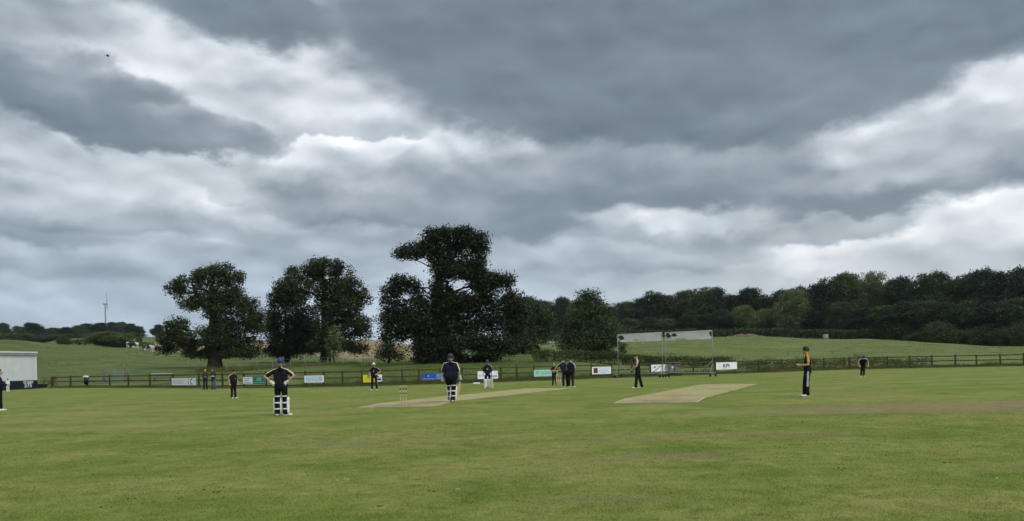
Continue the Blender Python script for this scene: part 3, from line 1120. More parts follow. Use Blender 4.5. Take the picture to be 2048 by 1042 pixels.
for k, h in enumerate((.3, .7, 1.1)):
    MB().box((gw + 1.1, 0, h), (1.9, .04, .09)).build('side_rail', M_OLDWOOD, gate)

tx = at(306, 0, 80)
tr = empty('trough', (tx.x, 80, lz(tx.x, 80)), .05, 'low pale topped feeding trough on legs behind the fence', 'trough')
MB().box((0, 0, .95), (1.9, .45, .06), ch=.01).build('top_board', plain('pale_plank', (.55, .53, .45), .85, .1, .12), tr)
MB().box((0, 0, .74), (1.75, .36, .34), ch=.02).build('tub', M_OLDWOOD, tr)
for sx in (-.75, .75):
    for sy in (-.14, .14):
        MB().box((sx, sy, .30), (.08, .08, .64)).build('leg', M_OLDWOOD, tr)

# ------------------------------------------------------------------ wheeled steel screen frame with torn sheets
sa, sb = at(1237, 757, 70), at(1426, 749, 66)
sa.z = sb.z = 0
sm = (sa + sb) / 2
sdv = (sb - sa)
SW = sdv.length
FRM = empty('sight_screen_frame', sm, math.atan2(sdv.y, sdv.x), 'tall wheeled steel frame with torn grey white sheets along its top', 'sight screen')
H0, H1 = 3.56, 3.62
XS = [-SW / 2, -.12, .14, SW / 2]
for x in XS:
    MB().tube([(x, 0, .18), (x, 0, 3.55)], .036, 8).build('upright', M_STEEL, FRM)
for x0, x1 in ((XS[0], XS[1]), (XS[2], XS[3])):
    MB().tube([(x0, 0, 3.55), (x1, 0, 3.55)], .035, 8).build('top_bar', M_SHEET, FRM)
    MB().tube([(x0, 0, 2.98), (x1, 0, 2.98)], .022, 8).build('lower_bar', M_SHEET, FRM)
    MB().tube([(x0, 0, .32), (x1, 0, .32)], .035, 8).build('base_bar', M_STEEL, FRM)
    MB().tube([(x0, .5, .30), (x1, .5, .30)], .03, 8).build('base_bar', M_STEEL, FRM)
for x, s in ((XS[0], 1), (XS[3], -1), (XS[1], -1), (XS[2], 1)):
    MB().tube([(x, 0, 1.25 if abs(x) > 1 else 1.0), (x + s * .95, .02, .33)], .03, 8).build('brace', M_STEEL, FRM)
    MB().tube([(x, -.75, .26), (x, .75, .26)], .035, 8).build('outrigger', M_STEEL, FRM)
    MB().tube([(x, -.65, .26), (x, 0, 1.0)], .025, 8).build('stay', M_STEEL, FRM)
    for y in (-.68, .68):
        w = MB().tube([(x - .05, y, .13), (x + .05, y, .13)], .13, 14).build('wheel', M_RUBBER, FRM)
MB().box((XS[0] - .18, -.35, .11), (.5, .28, .2), ch=.03).build('weight', M_RUST, FRM)


def torn_sheet(x0, x1, holes, seed):
    rnd = random.Random(seed)
    nx, nz = 64, 12
    keep = MB()
    V = []
    for j in range(nz + 1):
        for i in range(nx + 1):
            u, v = i / nx, j / nz
            x = x0 + .05 + (x1 - x0 - .1) * u
            z = 3.51 - .56 * v - (.05 * mnoise.noise((x * 2, 0, seed)) + .03) * (v > .95)
            y = -.02 + .025 * mnoise.noise((x * .9, z * 2, seed)) + .003 * math.sin(x * 9 + z * 4)
            V.append((x, y, z))
    F = []
    for j in range(nz):
        for i in range(nx):
            u, v = (i + .5) / nx, (j + .5) / nz
            cut = False
            for (a, c, r, s) in holes:
                q = ((u - a) / r) ** 2 + ((v - c) / s) ** 2 + .9 * mnoise.noise((u * 26, v * 7, seed + 3))
                cut |= q < 1
            if not cut:
                k = j * (nx + 1) + i
                F.append((k, k + nx + 1, k + nx + 2, k + 1))
    b = MB().raw(V, F, 0, True)
    return b


torn_sheet(XS[0], XS[1], [(.07, .45, .075, .36), (.42, .86, .06, .12), (0.02, .95, .06, .1)], 1).build('torn_sheet', M_SHEET, FRM)
torn_sheet(XS[2], XS[3], [(.06, .45, .055, .4), (.19, .30, .06, .22), (.33, .93, .13, .10), (.98, .3, .02, .4)], 5).build('torn_sheet', M_SHEET, FRM)
for k, (x, l) in enumerate(((XS[0] + .22, .22), (XS[0] + .38, .26), (XS[0] + .52, .18), (XS[0] + .62, .14), (-2.45, .25), (-1.75, .3))):
    MB().tube([(x, -.02, 2.97), (x + .03, -.02, 2.97 - l * .5), (x - .02, -.03, 2.97 - l)], [.035, .025, .006], 5, flat=.3).build('hanging_rag', M_SHEET, FRM)

# equipment trolley against the fence by the small blue marked board
ep = fence_pt(1345) + Vector((0.1, -.5, 0))
tro = empty('equipment_trolley', ep, .1, 'cluttered grey metal trolley against the fence right of the blue marked board', 'trolley')
for x in (-.45, .45):
    for z0, z1 in ((.08, 1.15),):
        MB().tube([(x, 0, z0), (x * .9, 0, z1)], .025, 6).build('upright', M_STEEL, tro)
    MB().tube([(x - .03, -.2, .1), (x + .03, -.2, .1)], .1, 10).build('wheel', M_RUBBER, tro)
for z in (.3, .62, .92, 1.14):
    MB().box((0, 0, z), (.95, .4, .035)).build('shelf', M_STEEL, tro)
for k in range(7):
    MB().box((random.uniform(-.35, .35), random.uniform(-.1, .1), random.choice((.42, .74, 1.02))), (random.uniform(.12, .25), .2, random.uniform(.12, .22)), ch=.015).build('bundle', [M_OLDWOOD, M_BLACK, M_SHEET][k % 3], tro)
MB().tube([(.45, -.05, .55), (.95, -.35, .04)], .022, 6).build('prop', M_STEEL, tro)

# ------------------------------------------------------------------ wickets
M_ASH = plain('ash_stump', (0.60, 0.47, 0.26), 0.6, 0.3, 0.15)
M_STUMPBLK = plain('stump_black_band', (0.012, 0.012, 0.012), 0.5, 0.4)
M_STUMPCRM = plain('stump_cream_band', (0.62, 0.60, 0.45), 0.6, 0.3)
M_STUMPYEL = plain('stump_yellow_print', (0.50, 0.38, 0.16), 0.6, 0.3)


def wicket(loc, yaw, bands, label, sep=.113, rr=.019):
    root = empty('wicket', loc, yaw, label, 'wicket')
    for k in (-1, 0, 1):
        st = MB()
        z = -0.02
        for zt, mi, r in bands:
            st.tube([(k * sep, 0, z), (k * sep, 0, zt)], r * rr / .019, 10, mi)
            z = zt
        st.build('stump', [M_ASH, M_STUMPBLK, M_STUMPCRM, M_STUMPYEL], root)
    for k in (-.5, .5):
        MB().tube([(k * sep - .052, 0, .722), (k * sep - .025, 0, .722), (k * sep, 0, .722), (k * sep + .03, 0, .722), (k * sep + .055, 0, .722)], [.006, .009, .013, .009, .006], 6).build('bail', M_ASH, root)
    return root


wd = (far_w - near_w)
wa = math.atan2(wd.y, wd.x) - math.pi / 2
NB = [(.08, 0, .019), (.20, 3, .0194), (.26, 2, .0196), (.42, 3, .0194), (.47, 1, .0196), (.56, 2, .0198), (.655, 1, .0202), (.711, 2, .0198)]
wicket(near_w, wa, NB, 'near wicket with black and yellow sponsored stumps on the pale strip', .12, .0148)
wicket(far_w, wa, [(.52, 0, .019), (.60, 2, .0195), (.711, 0, .019)], 'plain far wicket in front of the small fielder with folded arms')

# small white boundary marker on the grass
bm_ = gnd(953, 768.5)
mk = MB().box((0, 0, .06), (.5, .16, .12), ch=.04).build('boundary_marker', M_WHITE)
mk.location = (bm_.x, bm_.y, 0)
tag(mk, 'small low white marker on the grass before the fence', 'marker')

# block by the far hedge, soil heap
q = at(1651, 671, 216); q.z = lz(q.x, 216)
fb = empty('water_tank', q, .2, 'pale cube water tank in a cage standing before the far hedge', 'tank')
MB().box((0, 0, .75), (1.0, 1.0, .95), ch=.06).build('tank', plain('grey_tank', (.34, .36, .36), .6, .3), fb)
MB().box((0, 0, .14), (1.1, 1.1, .26), ch=.02).build('pallet', M_OLDWOOD, fb)
for x in (-.53, -.18, .18, .53):
    MB().tube([(x, -.53, .25), (x, -.53, 1.25)], .02, 5).build('cage_bar', M_STEEL, fb)
MB().tube([(0, 0, 1.2), (0, 0, 1.3)], .14, 12).build('lid', M_BLACK, fb)


def heap():
    rnd = random.Random(3)
    n = 60
    V, F = [], []
    a, c = at(1452, 676, 232), at(1528, 676, 230)
    for i in range(n + 1):
        t = i / n
        p = a.lerp(c, t)
        z0 = lz(p.x, p.y)
        prof = math.sin(math.pi * t) ** .5
        for j in range(9):
            s = j / 8 * 2 - 1
            h = (1 - s * s) * (.75 + .5 * mnoise.noise((t * 9, s * 2, 0))) * prof
            V.append((p.x, p.y + s * 1.6, z0 - .1 + max(0, h) + .12 * mnoise.noise((t * 40, s * 5, 1))))
    for i in range(n):
        for j in range(8):
            F.append((i * 9 + j, (i + 1) * 9 + j, (i + 1) * 9 + j + 1, i * 9 + j + 1))
    o = MB().raw(V, F, 0, True).build('soil_heap', plain('dry_soil', (.16, .115, .085), .95, .1, .3, .8, bump=.8, bscale=2))
    tag(o, 'long low heap of brown soil before the far hedge', 'soil heap')


heap()

# ------------------------------------------------------------------ wind turbine on the far ridge
M_TURB = plain('turbine_grey', (0.22, 0.25, 0.28), 0.5, 0.3, 0.03)
tb = at(208.5, 648, 1560)
hub = at(210.3, 609, 1560)
tz = lz(tb.x, 1560) - 2
wt = empty('wind_turbine', (hub.x, 1560, tz), 0, 'grey three bladed wind turbine rising behind the far left trees', 'wind turbine')
hh = hub.z - tz
MB().tube([(0, 0, 0), (0, 0, hh * .5), (0, 0, hh)], [1.9, 1.5, 1.05], 16).build('tower', M_TURB, wt)
MB().box((-.6, 0, hh + .8), (6.0, 2.6, 2.6), ch=.5).build('nacelle', M_TURB, wt)
MB().ball((2.8, 0, hh + .8), (1.9, 1.5, 1.5)).build('hub', M_TURB, wt)
for k, an in enumerate((97, 217, 337)):
    pts, L = [], 24.0
    bl_ = MB()
    V, F = [], []
    for i in range(13):
        t = i / 12
        ch_ = (1.1 + 2.2 * min(1, t * 5) * (1 - t) + .2) * (1 if t < 1 else .3) * .75
        for (dx, dy) in ((-.25, -.5), (.25, -.5), (.18, .5), (-.05, .5)):
            V.append((2.9 + dx * ch_ * .8, dy * ch_, t * L))
    for i in range(12):
        for j in range(4):
            F.append((i * 4 + j, i * 4 + (j + 1) % 4, (i + 1) * 4 + (j + 1) % 4, (i + 1) * 4 + j))
    F.append((48, 49, 50, 51))
    o = MB().raw(V, F, 0, False).build('blade', M_TURB, wt)
    o.location = (0, 0, hh + .8)
    o.rotation_euler = (math.radians(an - 90), 0, 0)
wt.rotation_euler = (0, 0, math.radians(19))

# ------------------------------------------------------------------ bird high in the cloud
M_BIRD = plain('dark_plumage', (.02, .02, .022), .8, .2)
bq = at(215.5, 112, 95)
bird = empty('bird', bq, .35, 'small dark bird gliding high against the cloud', 'bird')
MB().tube([(-.20, 0, 0), (-.1, 0, .01), (0, 0, .015), (.1, 0, .015), (.17, 0, .03), (.22, 0, .02)], [.012, .05, .062, .055, .035, .008], 8).build('body', M_BIRD, bird)
for s in (-1, 1):
    V = [(.07, s * .03, .03), (-.07, s * .03, .03), (.10, s * .20, .09), (-.05, s * .22, .08), (.02, s * .42, .05), (-.05, s * .40, .05)]
    V += [(x, y, z + .012) for x, y, z in V]
    MB().raw(V, [(0, 1, 3, 2), (2, 3, 5, 4), (6, 8, 9, 7), (8, 10, 11, 9), (0, 2, 8, 6), (2, 4, 10, 8), (1, 7, 9, 3), (3, 9, 11, 5), (4, 5, 11, 10), (0, 6, 7, 1)]).build('wing', M_BIRD, bird)
MB().raw([(-.18, -.02, 0), (-.18, .02, 0), (-.30, .05, .0), (-.30, -.05, .0), (-.18, -.02, .012), (-.18, .02, .012), (-.30, .05, .01), (-.30, -.05, .01)], [(0, 1, 2, 3), (7, 6, 5, 4), (0, 3, 7, 4), (1, 5, 6, 2), (2, 6, 7, 3)]).build('tail', M_BIRD, bird)

# ------------------------------------------------------------------ trees
def leaf_quads(cent, r_c, per, size, rng, squash=0.75):
    """rhombic leaf faces scattered round clump centres"""
    n = len(cent)
    C = np.repeat(cent, per, 0)
    R = np.repeat(np.broadcast_to(r_c, (n,)), per)
    off = rng.normal(0, 1, (n * per, 3)) * np.stack([R, R, R * squash], 1)
    P = C + off
    nrm = rng.normal(0, 1, P.shape)
    nrm[:, 2] = np.abs(nrm[:, 2]) + 0.35
    nrm /= np.linalg.norm(nrm, axis=1)[:, None]
    t = rng.normal(0, 1, P.shape)
    t -= nrm * (t * nrm).sum(1)[:, None]
    t /= np.linalg.norm(t, axis=1)[:, None]
    s = np.cross(nrm, t)
    L = size * rng.uniform(0.35, 1.0, (len(P), 1)) * 1.45
    Wd = L * rng.uniform(0.42, 0.7, (len(P), 1))
    V = np.empty((len(P), 4, 3))
    V[:, 0] = P - t * L * .5
    V[:, 1] = P + s * Wd * .5 - t * L * .05
    V[:, 2] = P + t * L * .5
    V[:, 3] = P - s * Wd * .5 - t * L * .05
    return V.reshape(-1, 3)


def crown_points(lobes, density, rng, gap=0.0, inner=0.3, gscale=0.45):
    out = []
    for (c, r) in lobes:
        r = np.array(r)
        area = 4 * math.pi * ((r[0] * r[1]) ** 1.6 + (r[0] * r[2]) ** 1.6 + (r[1] * r[2]) ** 1.6) ** (1 / 1.6) / 3 ** (1 / 1.6)
        n = max(8, int(area * density))
        d = rng.normal(0, 1, (n, 3))
        d /= np.linalg.norm(d, axis=1)[:, None]
        q = np.where(rng.random(n) < inner, rng.random(n) ** .5 * .85, 1 - np.abs(rng.normal(0, .13, n)))
        p = np.array(c) + d * r * q[:, None]
        out.append(p)
    P = np.concatenate(out)
    if gap > 0:
        k = np.array([mnoise.noise((x * gscale, y * gscale, z * gscale)) for x, y, z in P])
        P = P[k > -1 + 2 * gap * 0.5 - (1 - gap) * 0.0] if False else P[k > (gap - .5)]
    return P


def make_crown(name, lobes, density, per, size, mat, parent, seed, clump=0.33, gap=0.22, inner=0.3):
    rng = np.random.default_rng(seed)
    P = crown_points(lobes, density, rng, gap, inner)
    V = leaf_quads(P, clump * rng.uniform(.7, 1.4, len(P)), per, size, rng)
    o = link(name, mesh_np(name, V, np.arange(len(V)).reshape(-1, 4)), parent, mat)
    tag(o, kind='stuff')
    return o


def limb_path(a, c, rnd, n=6, sag=0.12, wob=0.06):
    a, c = Vector(a), Vector(c)
    L = (c - a).length
    out = []
    for i in range(n + 1):
        t = i / n
        p = a.lerp(c, t)
        p.z += -sag * L * math.sin(math.pi * t) * .4 + sag * L * (t - t * t)
        if 0 < i < n:
            p += Vector((rnd.uniform(-1, 1), rnd.uniform(-1, 1), rnd.uniform(-1, 1))) * wob * L
        out.append(p)
    return out


def make_trunk(parent, r, fork, lobes, seed, lean=(0, 0), depth=-0.4, twigs=3, trunks=None, stem=None):
    rnd = random.Random(seed)
    b = MB()
    for (bx, by) in (trunks or [(0, 0)]):
        pts = [(bx, by, depth), (bx, by, .05), (bx + lean[0] * .1, by, fork * .25), (bx + lean[0] * .5, by + lean[1] * .5, fork * .62), (bx * .8 + lean[0], by + lean[1], fork)]
        b.tube(pts, [r * 1.55, r * 1.28, r * 1.03, r * .95, r * .82], 12)
    top = Vector((lean[0], lean[1], fork * .96))
    # the main stem climbs on through the crown; limbs leave it below the clump they carry
    if stem is None:
        zt = max(c[2] for c, _ in lobes)
        hi = [c for c, _ in lobes if c[2] > fork + .45 * (zt - fork)] or [lobes[0][0]]
        mx, my = sum(c[0] for c in hi) / len(hi), sum(c[1] for c in hi) / len(hi)
        stem = [Vector((mx * .35, my * .35, fork + .35 * (zt - fork))), Vector((mx * .8, my * .8, fork + .75 * (zt - fork)))]
    st = [top] + [Vector(p) for p in stem]
    fine = []
    for i in range(len(st) - 1):
        fine += [st[i].lerp(st[i + 1], k / 5) for k in range(5)]
    fine.append(st[-1])
    b.tube(fine, [r * .78 * (1 - .8 * i / (len(fine) - 1)) for i in range(len(fine))], 9)
    for (c, rr) in lobes:
        c = Vector(c)
        low = [p for p in fine if p.z < c.z - .25 * math.hypot(c.x - p.x, c.y - p.y)] or [fine[0]]
        start = min(low, key=lambda p: (p - c).length)
        if c.z < fork:
            start = Vector((lean[0] * .6, lean[1] * .6, max(fork * .55, min(fork, c.z * .8))))
        pth = limb_path(start, c, rnd)
        k = min(1.0, max(.12, (rr[0] + rr[2]) / 7))
        r0, n = r * .32 * k + .025, len(pth)
        b.tube(pth, [r0 + (.045 - r0) * (i / (n - 1)) ** .8 for i in range(n)], 7)
        for _ in range(twigs):
            d = Vector((rnd.gauss(0, 1), rnd.gauss(0, 1), rnd.gauss(0.2, .8)))
            d.normalize()
            e = c + Vector((d.x * rr[0], d.y * rr[1], d.z * rr[2])) * .85
            s = pth[rnd.randint(n // 2, n - 1)]
            tw = limb_path(s, e, rnd, 4, .1, .08)
            b.tube(tw, [.06, .05, .04, .03, .015], 5)
    return b.build('trunk', M_BARK, parent)


def px_lobes(spec, Y, base, rnd, fat=0.9):
    out = []
    for s in spec:
        px, py, rx, ry = s[:4]
        dy = s[4] if len(s) > 4 else rnd.uniform(-.5, .5) * rx * Y / FOC * .8
        c = at(px, py, Y + dy) - base
        k = (Y + dy) / FOC
        out.append((tuple(c), (rx * k, fat * (rx + ry) / 2 * k, ry * k)))
    return out


def hero(name, label, Y, bx, spec, r, fork_py, mat, seed, density=2.3, per=20, size=.30, clump=.34, gap=.2, cat='tree', group=None, inner=.3, lean=None, trunks=None, twigs=3, stem=None):
    rnd = random.Random(seed)
    x = (bx - 1024) * Y / FOC
    base = Vector((x, Y, lz(x, Y) - .03))
    root = empty(name, base, 0, label, cat, group)
    lobes = px_lobes(spec, Y, base, rnd)
    fork = at(bx, fork_py, Y).z - base.z
    make_trunk(root, r, fork, lobes, seed, lean or (0, 0), trunks=trunks, twigs=twigs, stem=[at(p[0], p[1], Y) - base for p in stem] if stem else None)
    make_crown('crown', lobes, density, per, size, mat, root, seed, clump, gap, inner)
    return root


hero('oak_tree', 'broad oak with a left reaching upper limb, leftmost of the big field trees', 110, 430,
     [(440, 549, 46, 21), (400, 552, 18, 14), (470, 556, 20, 17), (352, 577, 20, 18), (374, 570, 26, 18), (428, 590, 50, 30), (383, 606, 26, 14), (470, 600, 24, 30), (500, 625, 27, 30),
      (512, 650, 18, 28), (354, 655, 26, 20), (352, 678, 34, 20), (322, 684, 20, 14), (335, 697, 22, 10), (462, 655, 42, 22), (420, 672, 40, 22), (470, 690, 58, 20), (405, 705, 42, 10), (470, 708, 52, 8), (380, 690, 20, 14), (435, 625, 34, 16)],
     .82, 650, M_OAK, 11, density=4.9, gap=.11, size=.25, clump=.27, inner=.5)
hero('oak_tree', 'dark dense round oak with a thin trunk, second of the field trees', 128, 575,
     [(592, 640, 44, 40), (560, 598, 26, 20), (585, 590, 34, 22), (590, 684, 52, 24), (545, 655, 20, 32), (548, 700, 26, 11), (575, 706, 36, 9), (545, 630, 16, 18), (615, 668, 30, 32), (625, 690, 24, 22)],
     .50, 690, M_OAK2, 12, density=5.0, gap=.05, inner=.55, size=.26, clump=.3)
hero('oak_tree', 'tall spreading oak with an olive domed top and sky gaps, third of the field trees', 120, 651,
     [(650, 533, 40, 19), (622, 545, 24, 20), (684, 547, 24, 20), (585, 550, 16, 15), (572, 575, 26, 18), (600, 580, 24, 22), (700, 575, 28, 22), (722, 598, 20, 22), (660, 575, 42, 28), (690, 610, 38, 24),
      (655, 615, 30, 22), (712, 645, 30, 22), (728, 668, 16, 22), (700, 675, 30, 22), (712, 696, 28, 13), (676, 640, 30, 22), (650, 660, 24, 26), (640, 690, 26, 14), (668, 695, 22, 16)],
     .68, 655, M_OAK, 13, density=5.0, gap=.17, size=.25, clump=.27, inner=.45)
hero('willow_sapling', 'thin pale green young tree leaning by the third oak trunk', 112, 668,
     [(668, 668, 12, 18), (664, 690, 14, 16), (672, 702, 13, 14), (676, 685, 10, 14), (660, 712, 9, 8)], .10, 712, M_WILLOW, 14, density=3.0, per=16, size=.22, clump=.26, gap=.3, twigs=4)
hero('oak_tree', 'huge dark oak with a hooked crown towering over the centre of the field', 97, 886,
     [(965, 562, 26, 22), (915, 546, 30, 14), (885, 585, 20, 24), (928, 602, 42, 14), (860, 470, 17, 14), (926, 464, 22, 12), (893, 463, 18, 10), (966, 482, 13, 16), (800, 509, 14, 9), (905, 486, 46, 26), (880, 474, 26, 18), (935, 482, 30, 24), (845, 492, 26, 15), (838, 508, 22, 11), (815, 503, 22, 13), (868, 503, 28, 18), (955, 502, 20, 24), (905, 518, 48, 24), (922, 540, 42, 18), (880, 542, 24, 20), (950, 545, 22, 18), (958, 530, 18, 22),
      (872, 572, 14, 18), (885, 590, 24, 16), (950, 565, 16, 14), (985, 562, 30, 18), (1012, 560, 20, 16), (990, 590, 40, 26), (1025, 605, 24, 26), (1038, 625, 16, 18), (945, 605, 46, 24), (900, 615, 34, 24), (1000, 640, 44, 32), (940, 650, 50, 30), (890, 650, 36, 34),
      (1030, 655, 20, 20), (960, 690, 60, 28), (1005, 690, 34, 24), (900, 695, 50, 24),
      (803, 600, 24, 22), (800, 640, 26, 20), (860, 620, 26, 28), (850, 652, 32, 28), (820, 650, 30, 24), (862, 690, 36, 26), (800, 562, 20, 14), (785, 578, 22, 18), (825, 572, 18, 18), (780, 605, 22, 22), (836, 600, 18, 24), (815, 628, 26, 16), (775, 640, 22, 24), (800, 668, 26, 16), (770, 668, 16, 16), (835, 655, 24, 24), (845, 690, 28, 24), (870, 712, 36, 11), (930, 714, 44, 10), (845, 714, 22, 8), (862, 718, 42, 9), (945, 719, 52, 8), (900, 721, 46, 6)],
     .85, 660, M_OAK2, 15, stem=[(884, 610), (876, 565), (890, 525), (905, 495)], density=4.9, gap=.07, inner=.55, size=.24, clump=.27)
hero('hawthorn_bush', 'low dark hawthorn bush at the foot of the stubble field left of the huge oak', 112, 778,
     [(772, 690, 20, 16), (790, 700, 20, 16), (764, 706, 16, 12), (810, 706, 20, 12), (783, 712, 22, 8)], .14, 712, M_HEDGE, 16, density=2.6, gap=.12, size=.26, inner=.45, cat='bush')
hero('dark_elm_tree', 'dense dark tree standing right behind the huge oak with several stems', 128, 1052,
     [(1072, 625, 26, 24), (1048, 650, 36, 34), (1080, 655, 26, 30), (1062, 690, 36, 24), (1095, 640, 14, 22), (1030, 690, 24, 24), (1060, 612, 18, 14)], .22, 690, M_WOOD_B, 17, density=3.4, gap=.1, size=.28, inner=.5, clump=.3,
     trunks=[(-1.6, 0), (-.4, .5), (.8, 0), (2.0, .4)])
hero('field_maple', 'round mid green field tree between the huge oak and the steel screen frame', 106, 1190,
     [(1180, 592, 20, 14), (1175, 608, 30, 18), (1195, 620, 28, 20), (1158, 632, 26, 20), (1185, 645, 40, 22), (1212, 650, 26, 22), (1145, 660, 24, 20), (1132, 682, 20, 16), (1180, 675, 44, 22), (1220, 680, 26, 22), (1234, 692, 18, 16), (1160, 698, 36, 13), (1205, 704, 34, 10), (1236, 705, 14, 12)],
     .34, 690, M_WOOD_A, 18, density=4.2, gap=.06, size=.25, inner=.45, clump=.28)


# ------------------------------------------------------------------ the wood: five kinds of tree, copied one by one
def proto(name, seed, H, Wd, n_lobes, mat, low=.12, gap=.12, density=2.0, size=.40, shape='round', r=.25, inner=.35):
    rnd = random.Random(seed)
    lobes = []
    for k in range(n_lobes):
        t = (k + .5) / n_lobes
        z = H * (low + (1 - low) * t)
        if shape == 'round':
            w = math.sin(math.pi * min(.97, .22 + .74 * t)) ** .75
        elif shape == 'tall':
            w = math.sin(math.pi * (.1 + .8 * t)) ** .6 * (.75 + .3 * rnd.random())
        else:
            w = (1 - t) ** .55 + .12
        a = rnd.uniform(0, 2 * math.pi) + k * 2.4
        rr = Wd / 2 * w
        rl = Wd * rnd.uniform(.17, .27) * (.6 + .5 * w)
        rad = max(0, rr - rl * .7) * rnd.uniform(.75, 1.1)
        rz = rl * rnd.uniform(.7, .95)
        lobes.append(((rad * math.cos(a), rad * math.sin(a), min(z, H - rz)), (rl, rl, rz)))
    for k in range(4):
        z = H * (.25 + .15 * k)
        lobes.append(((0, 0, z), (Wd * .26, Wd * .26, H * .13)))
    root = empty(name, (0, 0, -200))
    make_trunk(root, r, H * .45, lobes[:8], seed, twigs=1, depth=-1.2)
    make_crown('crown', lobes, density, 14, size, mat, root, seed, .42, gap, inner)
    return root, H, Wd


PROTO = {
    'round': proto('broadleaf_tree', 31, 14, 11, 20, M_WOOD_A),
    'dark': proto('broadleaf_tree', 32, 14, 10.5, 20, M_WOOD_B, gap=.12),
    'tall': proto('ash_tree', 33, 17, 9, 22, M_WOOD_A, shape='tall', gap=.26),
    'airy': proto('poplar_tree', 34, 17, 9, 18, M_WILLOW, low=.45, shape='tall', gap=.34, density=1.5),
    'willow': proto('willow_tree', 35, 10, 10.5, 20, M_WILLOW, low=.05, gap=.08, density=2.2, size=.36),
    'bush': proto('shrub', 36, 4.5, 6.5, 14, M_HEDGE, low=.03, gap=.1, density=3.0, size=.30, r=.1),
}
USED = set()


def place(kind, px, top, Y, wpx, label, group, cat='tree', base_py=None):
    root, H, Wd = PROTO[kind]
    x = (px - 1024) * Y / FOC
    z = lz(x, Y)
    zt = EYE - un(px, top)[1] * Y / FOC
    h = max(1.2, zt - z)
    if kind in USED:
        o = copy_tree(root)
    else:
        USED.add(kind); o = root
    o.location = (x, Y, z - .15)
    o.rotation_euler = (0, 0, random.uniform(0, 6.28))
    sx = wpx * Y / FOC / Wd
    o.scale = (sx, sx, h * 1.02 / H)
    tag(o, label, cat, group)
    return o


ORD = ['first', 'second', 'third', 'fourth', 'fifth', 'sixth', 'seventh', 'eighth', 'ninth', 'tenth', 'eleventh', 'twelfth', 'thirteenth', 'fourteenth', 'fifteenth',
       'sixteenth', 'seventeenth', 'eighteenth', 'nineteenth', 'twentieth', 'twenty-first', 'twenty-second', 'twenty-third', 'twenty-fourth', 'twenty-fifth', 'twenty-sixth', 'twenty-seventh', 'twenty-eighth', 'twenty-ninth', 'thirtieth', 'thirty-first', 'thirty-second', 'thirty-third', 'thirty-fourth', 'thirty-fifth', 'thirty-sixth']
DESC = {'round': 'rounded green', 'dark': 'dense dark green', 'tall': 'tall narrow', 'airy': 'tall pale open crowned', 'willow': 'pale rounded', 'bush': 'low'}


def wood_Y(px):
    return float(np.interp(px, [1050, 1250, 1400, 1500, 1700, 1850, 2048, 2130], [310, 295, 282, 268, 240, 216, 196, 190]))


SKYLINE = [(1062, 598, 'dark', 70), (1092, 601, 'round', 64), (1128, 596, 'dark', 62), (1160, 606, 'round', 60), (1215, 612, 'dark', 70), (1252, 606, 'round', 64), (1282, 597, 'dark', 60), (1308, 586, 'tall', 56),
           (1338, 592, 'dark', 70), (1372, 583, 'round', 60), (1402, 575, 'tall', 60), (1436, 582, 'dark', 70), (1470, 590, 'round', 64), (1506, 584, 'dark', 70), (1542, 592, 'tall', 60), (1574, 586, 'dark', 70),
           (1604, 572, 'round', 64), (1640, 570, 'dark', 76), (1668, 560, 'tall', 60), (1693, 549, 'round', 72), (1722, 563, 'tall', 60), (1752, 548, 'airy', 56), (1783, 560, 'airy', 50), (1812, 562, 'dark', 84), (1848, 556, 'tall', 74),
           (1880, 552, 'dark', 84), (1912, 557, 'round', 80), (1938, 548, 'tall', 70), (1966, 540, 'round', 84), (2000, 548, 'dark', 84), (2026, 556, 'tall', 70), (2052, 541, 'dark', 90), (2095, 546, 'round', 90)]
for i, (px, top, k, w) in enumerate(SKYLINE):
    n = len(SKYLINE) - i
    place(k, px, top + random.uniform(-5, 4), wood_Y(px) + random.uniform(-4, 9), w * random.uniform(.95, 1.2), f'{DESC[k]} tree on the skyline of the wood, {ORD[n - 1]} from the right', 'trees along the skyline of the wood')
FRONT = [(1225, 650, 'dark', 56), (1262, 638, 'round', 60), (1298, 626, 'dark', 60), (1332, 634, 'round', 60), (1372, 622, 'dark', 64), (1412, 628, 'round', 60), (1450, 618, 'dark', 64), (1492, 600, 'willow', 66), (1536, 606, 'willow', 70), (1592, 588, 'willow', 78),
         (1640, 612, 'dark', 66), (1682, 596, 'round', 76), (1728, 610, 'dark', 76), (1772, 600, 'tall', 66), (1812, 596, 'dark', 90), (1858, 604, 'round', 80), (1900, 596, 'dark', 90), (1944, 590, 'round', 90), (1990, 596, 'dark', 90), (2036, 590, 'round', 96), (2085, 596, 'dark', 90)]
for i, (px, top, k, w) in enumerate(FRONT):
    n = len(FRONT) - i
    place(k, px, top + random.uniform(-8, 14), wood_Y(px) - 11 + random.uniform(-3, 3), w * random.uniform(.8, 1.15), f'{DESC[k]} tree in the front row of the wood, {ORD[n - 1]} from the right', 'trees in the front row of the wood')
UNDER = [(1244, 664, 50), (1290, 662, 54), (1340, 660, 54), (1392, 658, 54), (1440, 656, 50), (1660, 652, 50), (1705, 655, 50), (1752, 654, 54), (1800, 648, 56), (1842, 652, 60), (1880, 640, 64), (1924, 650, 66), (1968, 640, 70), (2012, 650, 70), (2050, 640, 74), (2095, 644, 70)]
for i, (px, top, w) in enumerate(UNDER):
    n = len(UNDER) - i
    place('bush', px, top + random.uniform(0, 12), wood_Y(px) - 17, w * random.uniform(.7, 1.1), f'low leafy shrub at the edge of the wood, {ORD[n - 1]} from the right', 'shrubs along the edge of the wood', 'shrub')
